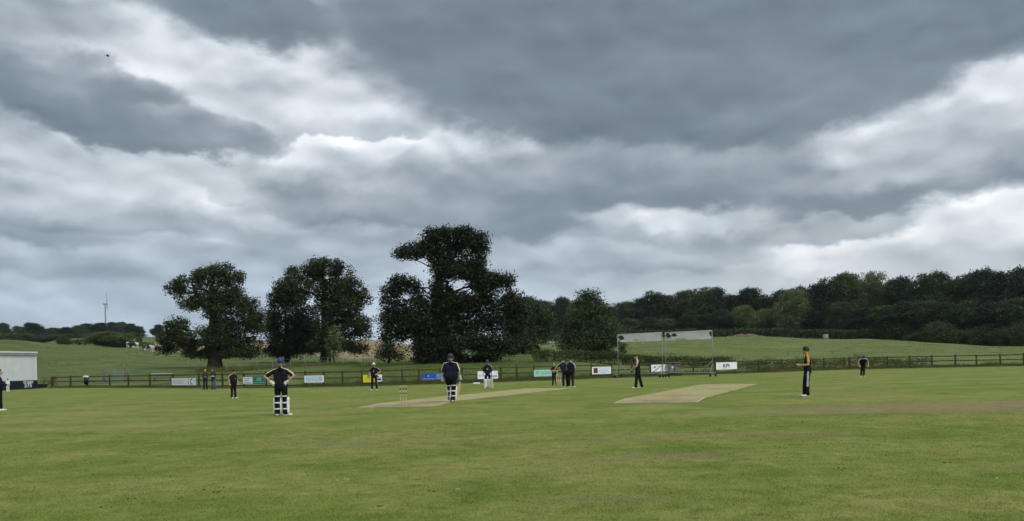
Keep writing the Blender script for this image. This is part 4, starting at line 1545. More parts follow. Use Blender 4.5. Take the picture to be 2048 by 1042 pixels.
# far ridge on the left
RIDGE = [(-20, 653, 'round', 52), (10, 652, 'dark', 48), (38, 656, 'round', 46), (66, 651, 'round', 50), (92, 660, 'dark', 44), (112, 658, 'round', 42), (134, 657, 'dark', 40), (160, 652, 'round', 36), (178, 651, 'dark', 40), (202, 650, 'round', 44), (226, 649, 'dark', 40), (243, 648, 'round', 40), (265, 649, 'dark', 38), (283, 657, 'tall', 26), (318, 655, 'dark', 34), (350, 662, 'round', 34)]
for i, (px, top, k, w) in enumerate(RIDGE):
    place(k, px, top - random.uniform(1, 6), 455 + 25 * (i % 3), w * random.uniform(.8, 1.1), f'{DESC[k]} tree on the far left ridge, {ORD[i]} from the left edge', 'trees on the far left ridge')
for i, (px, top, w) in enumerate([(20, 668, 70), (60, 668, 70), (104, 670, 60), (140, 668, 50), (180, 666, 60), (222, 665, 60), (262, 666, 50)]):
    place('bush', px, top, 440, w * 1.2, f'low dark shrub under the far ridge trees, {ORD[i]} from the left edge', 'shrubs under the far ridge trees', 'shrub')
place('willow', 221, 663, 208, 92, 'large rounded pale green willow bush on the left hill', None, 'bush')
place('bush', 128, 671, 212, 26, 'small dark bush on the left hill beside a low hedge', None, 'bush')
place('bush', 279, 672, 330, 13, 'tiny dark bush alone in the far left field', None, 'bush')


# ------------------------------------------------------------------ hedges and rough growth
def hedge(name, label, path, h, w, mat, seed, dens=9, size=.22, per=9, cat='hedge', kind=None, rough=.2, clump=.2):
    """path: (px, depth) corners; a bank of leaves with stems inside, following the ground"""
    rng = np.random.default_rng(seed)
    rnd = random.Random(seed)
    pts = [Vector(((px - 1024) * Y / FOC, Y, 0)) for px, Y in path]
    L = sum((pts[i + 1] - pts[i]).length for i in range(len(pts) - 1))
    n = int(L * dens * (h + w))
    cum = [0]
    for i in range(len(pts) - 1):
        cum.append(cum[-1] + (pts[i + 1] - pts[i]).length)
    s = rng.random(n) * L
    X = np.interp(s, cum, [p.x for p in pts])
    Y = np.interp(s, cum, [p.y for p in pts])
    nz = np.array([mnoise.noise((a * .25, seed, 0)) + .5 * mnoise.noise((a * .9, seed, 4)) for a in s])
    hh = h * (1 + rough * nz * 1.6)
    zz = rng.random(n) ** .6
    a = rng.uniform(-1, 1, n) * w / 2 * np.sqrt(np.clip(1.08 - zz ** 3, .1, 1))
    Z = land_z(X, Y + a) + zz * hh
    org = pts[0] + Vector((0, 0, lz(pts[0].x, pts[0].y)))
    P = np.stack([X, Y + a, Z], 1) - np.array(org)
    V = leaf_quads(P, np.full(n, clump), per, size, rng)
    if kind == 'stuff':
        o = link(name, mesh_np(name, V, np.arange(len(V)).reshape(-1, 4)), None, mat)
        o.location = org
        tag(o, label, cat, kind='stuff')
        return o
    root = empty(name, org, 0, label, cat)
    o = link('foliage', mesh_np('foliage', V, np.arange(len(V)).reshape(-1, 4)), root, mat)
    tag(o, kind='stuff')
    b = MB()
    for k in range(int(L / 1.6)):
        t = (k + .5) / int(L / 1.6) * L
        x, y = float(np.interp(t, cum, [p.x for p in pts])), float(np.interp(t, cum, [p.y for p in pts]))
        z = lz(x, y)
        q = Vector((x, y, z)) - org
        b.tube([q + Vector((0, 0, -.1)), q + Vector((rnd.uniform(-.2, .2), 0, h * .5)), q + Vector((rnd.uniform(-.4, .4), 0, h * .85))], [.05, .04, .015], 5)
    b.build('stems', M_BARK, root)
    return root


hedge('hedge', 'long trimmed dark hedge along the top of the right meadow before the wood', [(1235, 250), (1330, 247), (1500, 237), (1600, 228), (1700, 216), (1845, 203)], 2.2, 2.2, M_HEDGE, 41, dens=5, size=.42, per=8, clump=.3, rough=.12)
hedge('hedge', 'dark field hedge behind the mint board under the round field tree', [(1066, 93), (1120, 94), (1180, 94), (1245, 92)], 1.2, 1.6, M_HEDGE, 42, dens=30, size=.15, per=10, rough=.12, clump=.16)
hedge('hedge', 'low dark overgrown hedge behind the fence and the steel screen frame', [(1245, 92), (1310, 88), (1390, 88), (1462, 89)], 1.0, 1.6, M_HEDGE, 43, dens=30, size=.14, per=10, rough=.12, clump=.16)
hedge('bramble_bank', 'low tangled bramble bank behind the fence right of the KPi board', [(1455, 85), (1520, 86), (1600, 87), (1690, 86.5), (1790, 85.5), (1860, 84.5)], .8, 1.8, M_HEDGE, 44, dens=24, size=.12, per=10, cat='brambles', rough=.5)
hedge('hedge', 'low far hedge left of the willow bush on the left hill', [(128, 214), (150, 214), (185, 212)], 1.2, 1.4, M_HEDGE, 45, dens=6, size=.35)
hedge('hedge', 'thin far hedge right of the willow bush below the ridge', [(250, 300), (275, 300), (310, 300)], 1.3, 1.4, M_HEDGE, 46, dens=5, size=.4)
hedge('hedge', 'dark hedge running below the far meadow right of the huge oak', [(1040, 215), (1085, 217), (1130, 220)], 2.2, 2.0, M_HEDGE, 47, dens=5, size=.4)
hedge('rough_growth', 'dry weeds and dock stems beside the score hut', [(84, 84.5), (100, 84.5), (112, 84.2)], .75, .8, plain('dock_brown', (.12, .085, .05), .9, .1, .3), 49, dens=26, size=.12, per=8, cat='weeds', kind='stuff', rough=.6, clump=.12)


def grass_bank(name, label, path, h, w, dens, mat, seed, bw=.012, wander=.6):
    rng = np.random.default_rng(seed)
    pts = [Vector(((px - 1024) * Y / FOC, Y, 0)) for px, Y in path]
    cum = [0]
    for i in range(len(pts) - 1):
        cum.append(cum[-1] + (pts[i + 1] - pts[i]).length)
    n = int(cum[-1] * w * dens)
    s = rng.random(n) * cum[-1]
    X = np.interp(s, cum, [p.x for p in pts]) + rng.normal(0, .05, n)
    Y = np.interp(s, cum, [p.y for p in pts]) + rng.normal(0, .33, n) * w
    k = np.array([mnoise.noise((x * .5, y * .5, seed)) + .6 * mnoise.noise((x * 1.7, y * 1.7, seed)) for x, y in zip(X, Y)])
    hh = h * np.clip(1 + wander * 1.5 * k, .25, 2.2) * rng.uniform(.6, 1.2, n)
    V = blade_tris(X, Y, land_z(X, Y), hh, bw * rng.uniform(.7, 1.5, n), rng, .35)
    o = link(name, mesh_np(name, V, np.arange(n * 3).reshape(-1, 3)), None, mat)
    tag(o, label, 'grass', kind='stuff')
    return o


M_RANK = leaf_mat('rank_grass_blade', (.085, .115, .030), (.17, .19, .065), trans=.45)
FLINE = [(100, 83.4), (166, 81.5), (257, 76.1), (345, 70.8), (433, 66.2), (519, 63.9), (602, 62.6), (683, 62.3), (762, 62.7), (878, 63.5), (965, 64.4), (1068, 66.5), (1185, 69.2), (1305, 71.6), (1427, 74.2), (1512, 76.8), (1600, 79.8), (1690, 81.5), (1810, 81.0), (1941, 79.4), (2060, 77.9)]
grass_bank('verge_grass', 'uncut grass verge along the foot of the fence', [(p, y + .25) for p, y in FLINE], .14, 1.2, 300, M_RANK, 51)
grass_bank('rank_grass', 'tall rank grass behind the fence rails', [(p, y + 1.5) for p, y in FLINE if p > 520], .34, 1.6, 170, M_RANK, 48, .018, .9)
grass_bank('rank_grass', 'shaded rank grass along the foot of the oaks', [(395, 100), (470, 101), (560, 105), (640, 107), (720, 108)], .5, 3.5, 120, M_RANK, 50, .025, .8)
M_FLOWER = plain('yellow_flower', (.55, .42, .03), .7, .2, .1)
fl = hedge('ragwort', 'yellow flowering ragwort clump by the double corner post', [(1694, 83.0), (1716, 83.0)], .6, .6, M_FLOWER, 52, dens=14, size=.10, per=5, cat='flowers', clump=.08)


# tussocks of longer grass over the pasture
def tussocks():
    rng = np.random.default_rng(61)
    cent, rad = [], []
    for (u0, u1, Y0, Y1, n) in ((-1100, -330, 88, 215, 3000), (-420, 60, 70, 120, 1600), (150, 1150, 88, 225, 2600)):
        u = rng.uniform(u0, u1, n); Y = rng.uniform(Y0, Y1, n) 
        X = u * Y / FOC
        fd = fence_depth(u / FOC)
        ok = Y > fd + 3
        X, Y = X[ok], Y[ok]
        cent.append(np.stack([X, Y, land_z(X, Y) + .05], 1))
    P = np.concatenate(cent)
    P = np.repeat(P, 7, 0) + rng.normal(0, 1, (len(P) * 7, 3)) * np.array([.45, .3, 0])
    n = len(P)
    V = blade_tris(P[:, 0], P[:, 1], land_z(P[:, 0], P[:, 1]), rng.uniform(.06, .18, n), rng.uniform(.02, .05, n), rng, .6)
    o = link('pasture_tussocks', mesh_np('pasture_tussocks', V, np.arange(n * 3).reshape(-1, 3)), None, leaf_mat('tussock_blade', (.10, .135, .040), (.20, .215, .09), trans=.45))
    tag(o, 'tufts of longer grass over the pasture beyond the fence', 'grass', kind='stuff')


tussocks()


# ------------------------------------------------------------------ scuffed clods, dead leaves and daisies lying on the turf
def turf_litter():
    rnd = random.Random(9)
    b = MB()
    spots = [(239, 993, 0), (262, 999, 0), (347, 986, 0), (352, 991, 0), (356, 998, 0), (420, 978, 0), (436, 983, 0), (441, 975, 0), (436, 984, 0), (671, 961, 1), (693, 957, 1), (917, 978, 0), (921, 978, 1), (860, 984, 0), (1655, 938, 0), (1672, 940, 0), (1690, 939, 0),
             (1618, 952, 1), (1981, 958, 1), (1770, 946, 0), (1462, 1010, 0), (480, 882, 1), (81, 882, 1), (170, 820, 1), (1256, 874, 0), (214, 1016, 0), (300, 1006, 0), (1040, 1000, 0), (1332, 986, 0), (1560, 896, 0), (1180, 930, 1), (1893, 926, 0), (760, 1010, 0)]
    for px, py, k in spots:
        g = gnd(px + rnd.uniform(-3, 3), py + rnd.uniform(-2, 2))
        for _ in range(rnd.randint(1, 3)):
            q = g + Vector((rnd.uniform(-.07, .07), rnd.uniform(-.05, .05), .004))
            s = rnd.uniform(.006, .013) * (.8 if k else 1.0)
            b.ball(q, (s * rnd.uniform(1, 1.7), s, s * .55), None, 7, 5, k)
    o = b.build('turf_litter', [plain('dark_clod', (.028, .024, .014), .95, .1, .4, 20), plain('daisy_white', (.62, .62, .55), .8, .2)])
    tag(o, 'dark clods and white daisies scattered on the turf', 'turf litter', kind='stuff')


turf_litter()

# ------------------------------------------------------------------ people
def cloth(name, col, rough=0.85):
    return MATS.get(name) or plain(name, col, rough, 0.15, 0.16, 9.0, bump=0.7, bscale=16)


SK = MATS.get('skin') or plain('skin', (0.47, 0.27, 0.19), 0.55, 0.35, 0.08, 14)
K_BLACK = cloth('black_kit', (0.010, 0.010, 0.013))
K_NAVY = cloth('navy_kit', (0.010, 0.012, 0.030))
K_TROUSER = cloth('black_trousers', (0.009, 0.009, 0.012))
K_CREAM = cloth('cream_piping', (0.62, 0.52, 0.38))
K_GOLD = cloth('gold_panel', (0.55, 0.31, 0.05))
K_PALE = cloth('pale_stripe', (0.42, 0.44, 0.55))
K_WHITE = cloth('white_cloth', (0.68, 0.70, 0.72))
K_SHOE = plain('white_shoe', (0.68, 0.68, 0.64), 0.6, 0.3, 0.08)
K_SOLE = plain('shoe_sole', (0.30, 0.30, 0.28), 0.8, 0.2)
K_JEANS = cloth('blue_denim', (0.045, 0.085, 0.15))
K_GREY = cloth('grey_jacket', (0.035, 0.036, 0.042))
K_EYE = plain('eye_dark', (0.02, 0.015, 0.012), 0.3, 0.5)
K_LIP = plain('lip', (0.34, 0.14, 0.11), 0.5, 0.3)
K_HAIR_BR = plain('brown_hair', (0.028, 0.016, 0.010), 0.6, 0.3, 0.4, 30)
K_HAIR_DK = plain('dark_hair', (0.010, 0.008, 0.007), 0.6, 0.3, 0.4, 30)
K_HAIR_BL = plain('blond_hair', (0.40, 0.30, 0.17), 0.6, 0.3, 0.3, 30)
K_PAD = plain('white_pad', (0.72, 0.73, 0.72), 0.65, 0.3, 0.06, 8, bump=.3, bscale=12)
K_HELM = plain('navy_helmet', (0.008, 0.010, 0.028), 0.35, 0.5, 0.1)
K_HELMB = plain('royal_blue_helmet', (0.010, 0.030, 0.16), 0.4, 0.5, 0.1)
K_WILLOW = plain('bat_willow', (0.55, 0.42, 0.25), 0.5, 0.3, 0.12, 10)
K_GRIP = plain('bat_grip', (0.10, 0.42, 0.40), 0.7, 0.2)
K_GRIPK = plain('bat_grip_dark', (0.02, 0.02, 0.02), 0.7, 0.2)
K_GRILLE = plain('helmet_grille', (0.25, 0.25, 0.27), 0.4, 0.5, .1, 5, metal=.6)
BODY_MATS = {}


class Body:
    def __init__(self):
        self.mb = MB()
        self.seg = []            # p0, p1, r0, r1, material key

    def cap(self, p0, p1, r0, r1, key, n=12):
        p0, p1 = Vector(p0), Vector(p1)
        d = p1 - p0
        L = d.length
        u = d / L if L > 1e-6 else Vector((0, 0, 1))
        pts, rad = [], []
        for a in (-75, -45, -15):
            pts.append(p0 + u * r0 * math.sin(math.radians(a))); rad.append(r0 * math.cos(math.radians(a)))
        for t in (.25, .5, .75):
            pts.append(p0 + d * t); rad.append(r0 + (r1 - r0) * t)
        for a in (15, 45, 75):
            pts.append(p1 + u * r1 * math.sin(math.radians(a))); rad.append(r1 * math.cos(math.radians(a)))
        self.mb.tube(pts, rad, n)
        self.seg.append((p0, p1, r0, r1, key))

    def ell(self, c, r, M, key):
        self.mb.ball(c, r, M, 16, 12)
        # tagged as a short segment along the longest axis
        k = max(range(3), key=lambda i: r[i])
        ax = Vector([1.0 if i == k else 0.0 for i in range(3)])
        if M:
            ax = M @ ax
        m = sum(sorted(r)[:2]) / 2
        h = max(0.0, r[k] - m)
        c = Vector(c)
        self.seg.append((c - ax * h, c + ax * h, m, m, key))


def V3(*a):
    return Vector(a)


BASE = dict(pelvis=(0, 0, .98), chest=(0, .0, 1.30), neck=(0, -.005, 1.49), head=(0, .035, 1.665),
            sh_r=(.185, 0, 1.445), sh_l=(-.185, 0, 1.445), el_r=(.245, -.03, 1.165), el_l=(-.245, -.03, 1.165), wr_r=(.255, .06, .93), wr_l=(-.255, .06, .93),
            hip_r=(.095, 0, .945), hip_l=(-.095, 0, .945), kn_r=(.105, .02, .52), kn_l=(-.105, .02, .52), an_r=(.11, -.02, .095), an_l=(-.11, -.02, .095))


def person(label, loc, yaw, H, pose=None, shirt=K_BLACK, trousers=K_TROUSER, pipe=K_CREAM, pipe_w=.046, sleeve=.62, bulk=1.0, belly=0.0, head_yaw=0, head_pitch=0,
           feet=(0, 0), hair=('short', K_HAIR_DK), hat=None, pads=False, gloves=False, stripe=None, shoes=K_SHOE, vox=.0115, marks=(), curl=(.5, .5), leg_k=1.0, long_sleeve=False, pipe_back=0.25, group='cricketers on the field'):
    J = {k: Vector(v) for k, v in BASE.items()}
    for k, v in (pose or {}).items():
        J[k] = Vector(v)
    upr = J['chest'].z > 1.22
    for q in ('sh_l', 'sh_r'):                   # shoulders slope down from the neck
        J[q] += Vector((-.012 if q == 'sh_r' else .012, 0, -.038 if upr else -.015))
    root = empty('person', loc, math.radians(yaw), label, 'person', group)
    sc = H / 1.80
    B = Body()
    keys = ['skin', 'shirt', 'trousers', 'shoe', 'eye', 'lip', 'pipe', 'stripe', 'sole']
    mats = [SK, shirt, trousers, shoes, K_EYE, K_LIP, pipe or shirt, stripe or trousers, K_SOLE]
    k = bulk
    up = (J['chest'] - J['pelvis']).normalized()
    across = (J['sh_r'] - J['sh_l']).normalized()
    fwd = up.cross(across) * -1
    fwd = across.cross(up) * -1
    if fwd.y < 0:
        fwd = -fwd
    # torso
    w = .095 * k
    B.cap(J['hip_l'] + V3(.0, 0, .03), J['hip_r'] + V3(.0, 0, .03), .118 * k, .118 * k, 'trousers')
    for s, hk, sk in ((-1, 'hip_l', 'sh_l'), (1, 'hip_r', 'sh_r')):
        lo = J['pelvis'] + across * s * w * .95 + up * .04
        md = J['pelvis'].lerp(J['chest'], .45) + across * s * w * .9 + fwd * belly * .5
        hi = J['chest'] + across * s * w * 1.0
        B.cap(lo, md, .112 * k, .108 * k, 'shirt')
        kc = .55 + .45 * k
        B.cap(md, hi, .108 * k, .112 * kc, 'shirt')
        B.cap(hi, J[sk] - up * .012 - across * s * .03, .106 * kc, .062 * kc, 'shirt')
        B.cap(J['neck'] - up * .03, J[sk] + up * .004 - across * s * .02, .056, .056, 'shirt')
    B.cap(J['pelvis'] + fwd * (.012 + belly * .6) + up * .08, J['chest'] + fwd * (.012 + belly * .3) - up * .05, (.115 + belly * .5) * k, .115 * (.55 + .45 * k), 'shirt')
    B.cap(J['pelvis'] - fwd * .015 - up * .02, J['pelvis'] - fwd * .045 - up * .08, .115 * k, .10 * k, 'trousers')
    B.cap(J['pelvis'] + up * .02, J['pelvis'] + up * .0 + fwd * .01, .135 * k, .13 * k, 'shirt')
    # neck and head
    HM = Matrix.Rotation(math.radians(head_yaw), 3, 'Z') @ Matrix.Rotation(math.radians(head_pitch), 3, 'X')
    hc = J['head']
    B.cap(J['neck'] - up * .02, hc - HM @ V3(0, .02, .06), .056, .052, 'skin')
    B.cap(J['neck'] - up * .03, J['neck'] + up * .012, .068, .062, 'shirt')
    B.ell(hc + HM @ V3(0, -.008, .022), (.076, .096, .094), HM, 'skin')
    B.ell(hc + HM @ V3(0, .022, -.045), (.060, .070, .072), HM, 'skin')
    B.cap(hc + HM @ V3(0, .055, -.088), hc + HM @ V3(0, .06, -.092), .030, .030, 'skin')
    B.cap(hc + HM @ V3(0, .088, .012), hc + HM @ V3(0, .106, -.028), .011, .016, 'skin')
    for s in (-1, 1):
        B.ell(hc + HM @ V3(s * .077, -.008, -.012), (.012, .022, .034), HM, 'skin')
        B.ell(hc + HM @ V3(s * .033, .084, .008), (.010, .007, .006), HM, 'eye')
    B.cap(hc + HM @ V3(-.02, .090, -.062), hc + HM @ V3(.02, .090, -.062), .009, .009, 'lip')
    # arms, hands with five fingers
    for s, n in ((-1, 'l'), (1, 'r')):
        sh, el, wr = J['sh_' + n], J['el_' + n], J['wr_' + n]
        slv = sh.lerp(el, sleeve)
        B.cap(sh, el, .050 * (k * .4 + .6), .041, 'shirt' if long_sleeve else 'skin')
        B.cap(el, wr, .042, .029, 'shirt' if long_sleeve else 'skin')
        B.cap(sh, slv, .060 * (k * .4 + .6), .066 * (k * .4 + .6), 'shirt')
        d = (wr - el).normalized()
        side = d.cross(V3(0, 1, 0) if abs(d.y) < .8 else V3(0, 0, 1)).normalized()
        pal = side.cross(d).normalized()
        if not gloves:
            hb = wr + d * .075
            B.cap(wr + d * .01 , hb, .027, .030, 'skin')
            B.cap(wr + d * .03 + side * .018, hb + side * .022, .020, .019, 'skin')
            B.cap(wr + d * .03 - side * .018, hb - side * .022, .020, .019, 'skin')
            cv = curl[0 if s < 0 else 1]
            for q, (o, ln) in enumerate(((-.030, .062), (-.010, .074), (.011, .070), (.031, .054))):
                b0 = hb + side * o
                d1 = (d * math.cos(cv * .8) + pal * math.sin(cv * .8)).normalized()
                d2 = (d * math.cos(cv * 2.0) + pal * math.sin(cv * 2.0)).normalized()
                m1 = b0 + d1 * ln * .62
                B.cap(b0, m1, .0098, .0092, 'skin', 8)
                B.cap(m1, m1 + d2 * ln * .52, .0092, .0078, 'skin', 8)
            t0 = wr + d * .035 + side * -s * .03
            t1 = t0 + (d * .6 + side * -s * .8).normalized() * .045
            B.cap(t0, t1, .013, .011, 'skin', 8)
            B.cap(t1, t1 + (d * .9 + side * -s * .3).normalized() * .032, .011, .009, 'skin', 8)
    # legs and shoes
    for s, n, fy in ((-1, 'l', feet[0]), (1, 'r', feet[1])):
        hp, kn, an = J['hip_' + n], J['kn_' + n], J['an_' + n]
        B.cap(hp, kn, .098 * k * leg_k, .074 * leg_k, 'trousers')
        B.cap(kn, an + V3(0, 0, .03), .074 * leg_k, .066 * leg_k, 'trousers')
        B.cap(an + V3(0, 0, .06), an + V3(0, -.01, .005), .067 * leg_k, .066 * leg_k, 'trousers')
        fd = Matrix.Rotation(math.radians(fy), 3, 'Z') @ V3(0, 1, 0)
        heel = V3(an.x, an.y, an.z - .095) + V3(0, 0, .046) - fd * .03
        B.cap(heel, heel + fd * .13, .047, .046, 'shoe')
        B.cap(heel + fd * .11, heel + fd * .215 - V3(0, 0, .010), .046, .036, 'shoe')
        B.cap(heel - V3(0, 0, .030), heel + fd * .21 - V3(0, 0, .030), .016, .016, 'sole')
        B.cap(an, heel + V3(0, 0, .01), .046, .046, 'shoe')
    # one continuous skin
    me = B.mb.mesh('body_src', [])
    tmp = bpy.data.objects.new('tmp', me)
    COL.objects.link(tmp)
    rm = tmp.modifiers.new('r', 'REMESH')
    rm.mode = 'VOXEL'; rm.voxel_size = vox; rm.use_smooth_shade = True
    sm_ = tmp.modifiers.new('s', 'SMOOTH')
    sm_.factor = .45; sm_.iterations = 2
    dg = bpy.context.evaluated_depsgraph_get()
    out = bpy.data.meshes.new_from_object(tmp.evaluated_get(dg))
    bpy.data.objects.remove(tmp)
    nf = len(out.polygons)
    C = np.empty(nf * 3); out.polygons.foreach_get('center', C); C = C.reshape(-1, 3)
    best = np.full(nf, 1e9); idx = np.zeros(nf, int)

    def seg_dist(C, p0, p1):
        p0, p1 = np.array(p0), np.array(p1)
        d = p1 - p0
        L2 = max(1e-9, (d * d).sum())
        t = np.clip(((C - p0) @ d) / L2, 0, 1)
        return np.linalg.norm(C - (p0 + t[:, None] * d), axis=1), t
    for (p0, p1, r0, r1, key) in B.seg:
        ds, t = seg_dist(C, p0, p1)
        g = np.abs(ds - (r0 + (r1 - r0) * t)) if key in ('eye', 'lip') else ds - (r0 + (r1 - r0) * t)
        if key in ('eye', 'lip'):
            g = ds - (r0 + (r1 - r0) * t) 
        hit = g < best
        best[hit] = g[hit]; idx[hit] = keys.index(key)
    # the shirt hem hangs over the waist band
    rel = (C - np.array(J['pelvis'])) @ np.array(up)
    tors = (idx == 2) & (rel > -.045) & (np.abs(C[:, 2] - J['pelvis'].z) < .25)
    # only near the trunk axis
    idx[tors & (np.linalg.norm((C - np.array(J['pelvis']))[:, :2], axis=1) < .24 * k)] = 1
    if pipe:
        for n, s in (('l', -1), ('r', 1)):
            sh, el = J['sh_' + n], J['el_' + n]
            end = sh.lerp(el, sleeve + .16)
            a = J['neck'] + across * s * .055 + up * .035
            ad = (el - sh).normalized()
            outw = (across * s * .8 + up * .6 - fwd * pipe_back)
            outw = (outw - ad * outw.dot(ad)).normalized()
            m = sh + (across * s * .45 + up * .83 - fwd * pipe_back * .6).normalized() * .066
            e2 = end + outw * .066
            for q0, q1 in ((a, m), (m, e2)):
                ds, _ = seg_dist(C, q0, q1)
                idx[(ds < pipe_w) & (idx == 1)] = 6
    if stripe:
        for n, s in (('l', -1), ('r', 1)):
            h0 = J['hip_' + n] + across * s * .098 * k + V3(0, 0, -.06)
            h1 = J['kn_' + n] + across * s * .074
            ds, _ = seg_dist(C, h0, h1 + V3(0, 0, -.12))
            idx[(ds < .034) & (idx == 2)] = 7
    for (mp, mq, mw) in marks:
        ds, _ = seg_dist(C, mp, mq)
        idx[(ds < mw) & ((idx == 1) | (idx == 2))] = 6
    out.materials.clear()
    for m in mats:
        out.materials.append(m)
    out.polygons.foreach_set('material_index', idx.astype(np.int32))
    out.polygons.foreach_set('use_smooth', np.ones(nf, bool))
    out.update()
    out.name = 'body'
    o = link('body', out, root)
    o.scale = (sc, sc, sc)

    def part(mb, name, mats, parent=root):
        p = mb.build(name, mats, parent)
        if parent is root:
            p.scale = (sc, sc, sc)
        return p

    HM4 = HM
    if hair:
        style, hm = hair
        hv = MB()
        nu, nv = 26, 18
        vs = []
        for j in range(nv + 1):
            t = math.pi * j / nv
            for i in range(nu):
                a = 2 * math.pi * i / nu
                q = V3(math.sin(t) * math.cos(a), math.sin(t) * math.sin(a), math.cos(t))
                line = -.10 if style == 'short' else (-.25 if style == 'mop' else -1.0)
                face = q.y > .42 and q.z < (.55 if style != 'mop' else .38)
                low = q.z < line - .25 * max(0, -q.y)
                g = 1.0
                if face or low:
                    g = .80
                bump = .07 * mnoise.noise((q.x * 4, q.y * 4, q.z * 4 + yaw)) + .05 * mnoise.noise((q.x * 11, q.y * 11, q.z * 11))
                ex = 1.13 if style == 'short' else (1.26 if style == 'mop' else 1.16)
                rr = (ex + bump) * g
                p = V3(q.x * .079 * rr, q.y * .099 * rr - .010, q.z * .097 * rr + .026)
                if style == 'long' and q.z < -.1 and q.y < .2:
                    p.z -= .16 * min(1, -q.z * 1.4); p.x *= 1.25; p.y -= .02
                vs.append(hc + HM @ p)
        fs = [(j * nu + i, (j + 1) * nu + i, (j + 1) * nu + (i + 1) % nu, j * nu + (i + 1) % nu) for j in range(nv) for i in range(nu)]
        part(hv.raw(vs, fs, 0, True), 'hair', hm)
    if hat:
        style, hm = hat
        hv = MB()
        big = 1.0 if style == 'cap' else 1.16
        nu, nv = 24, 9
        vs = []
        for j in range(nv + 1):
            t = math.radians(2 + 100 * j / nv) if style != 'helmet' else math.radians(2 + 112 * j / nv)
            for i in range(nu):
                a = 2 * math.pi * i / nu
                q = V3(math.sin(t) * math.cos(a), math.sin(t) * math.sin(a), math.cos(t))
                z = q.z
                if style == 'helmet' and q.y > .1:
                    z = max(z, -.05)
                vs.append(hc + HM @ V3(q.x * .090 * big, q.y * .112 * big - .008, z * .105 * big + .030))
        fs = [(j * nu + i, (j + 1) * nu + i, (j + 1) * nu + (i + 1) % nu, j * nu + (i + 1) % nu) for j in range(nv) for i in range(nu)]
        hv.raw(vs, fs, 0, True)
        hob = part(hv, 'helmet' if style == 'helmet' else 'cap', hm)
        pk = MB()
        n = 14
        ps = []
        for i in range(n + 1):
            a = math.radians(20 + 140 * i / n)
            for (rr, zz) in ((.086 * big, .030), ((.155 if style == 'cap' else .165) * (1 if style == 'cap' else 1.05), .012)):
                for dz in (0, -.010):
                    ps.append(hc + HM @ V3(math.cos(a) * rr * .95, math.sin(a) * rr * 1.12, zz + dz))
        fs = []
        for i in range(n):
            b0 = i * 4
            fs += [(b0, b0 + 2, b0 + 6, b0 + 4), (b0 + 1, b0 + 5, b0 + 7, b0 + 3), (b0 + 2, b0 + 3, b0 + 7, b0 + 6), (b0, b0 + 4, b0 + 5, b0 + 1)]
        pk.raw(ps, fs, 0, False)
        part(pk, 'peak', hm, hob)
        if style == 'helmet':
            g = MB()
            for zz in (-.015, -.045, -.075, -.10):
                g.tube([hc + HM @ V3(math.cos(math.radians(a)) * .105, math.sin(math.radians(a)) * .150, zz) for a in range(-5, 186, 19)], .0045, 5)
            for a in (0, 60, 120, 180):
                g.tube([hc + HM @ V3(math.cos(math.radians(a)) * .105, math.sin(math.radians(a)) * .150, zz) for zz in (.02, -.04, -.105)], .0045, 5)
            part(g, 'grille', K_GRILLE, hob)
            ng = MB()
            ng.tube([hc + HM @ V3(math.cos(math.radians(a)) * .095, math.sin(math.radians(a)) * .115 - .01, -.085) for a in range(185, 356, 17)], .016, 8)
            part(ng, 'neck_guard', K_GRILLE, hob)
    if pads:
        for s, n in ((-1, 'l'), (1, 'r')):
            kn, an = J['kn_' + n], J['an_' + n]
            fd = Matrix.Rotation(math.radians(feet[0 if s < 0 else 1] * .35), 3, 'Z') @ V3(0, 1, 0)
            sd_ = V3(fd.y, -fd.x, 0)
            shell = MB()
            na_, nz_ = 18, 16
            vs = []
            for lay in (0, 1):
                for j in range(nz_ + 1):
                    t = j / nz_
                    ax = (an + V3(0, 0, -.02)).lerp(kn, min(1, t / .72)) if t < .72 else kn + (J['hip_' + n] - kn) * ((t - .72) * .62)
                    wdt = 100 + 16 * math.sin(math.pi * t) - (30 if t > .9 else 0) * (t - .9) * 10
                    for i in range(na_ + 1):
                        a = math.radians(-wdt + 2 * wdt * i / na_)
                        r = (.092 if lay == 0 else .118 + .010 * abs(math.cos(a * 4))) + .012 * math.exp(-((t - .72) / .08) ** 2) * lay
                        if j == 0 or j == nz_ or i in (0, na_):
                            r = .100 if lay else .094
                        r *= leg_k
                        vs.append(ax + (fd * math.cos(a) + sd_ * math.sin(a)) * r)
            st = (nz_ + 1) * (na_ + 1)
            fs = []
            for j in range(nz_):
                for i in range(na_):
                    q = j * (na_ + 1) + i
                    fs.append((q, q + 1, q + na_ + 2, q + na_ + 1))
                    q += st
                    fs.append((q, q + na_ + 1, q + na_ + 2, q + 1))
            ring = [i for i in range(na_ + 1)]
            edge = ring + [j * (na_ + 1) + na_ for j in range(1, nz_ + 1)] + [nz_ * (na_ + 1) + i for i in range(na_ - 1, -1, -1)] + [j * (na_ + 1) for j in range(nz_ - 1, 0, -1)]
            for i in range(len(edge)):
                e0, e1 = edge[i], edge[(i + 1) % len(edge)]
                fs.append((e0, e0 + st, e1 + st, e1))
            shell.raw(vs, fs, 0, True)
            pd = part(shell, 'leg_pad', K_PAD)
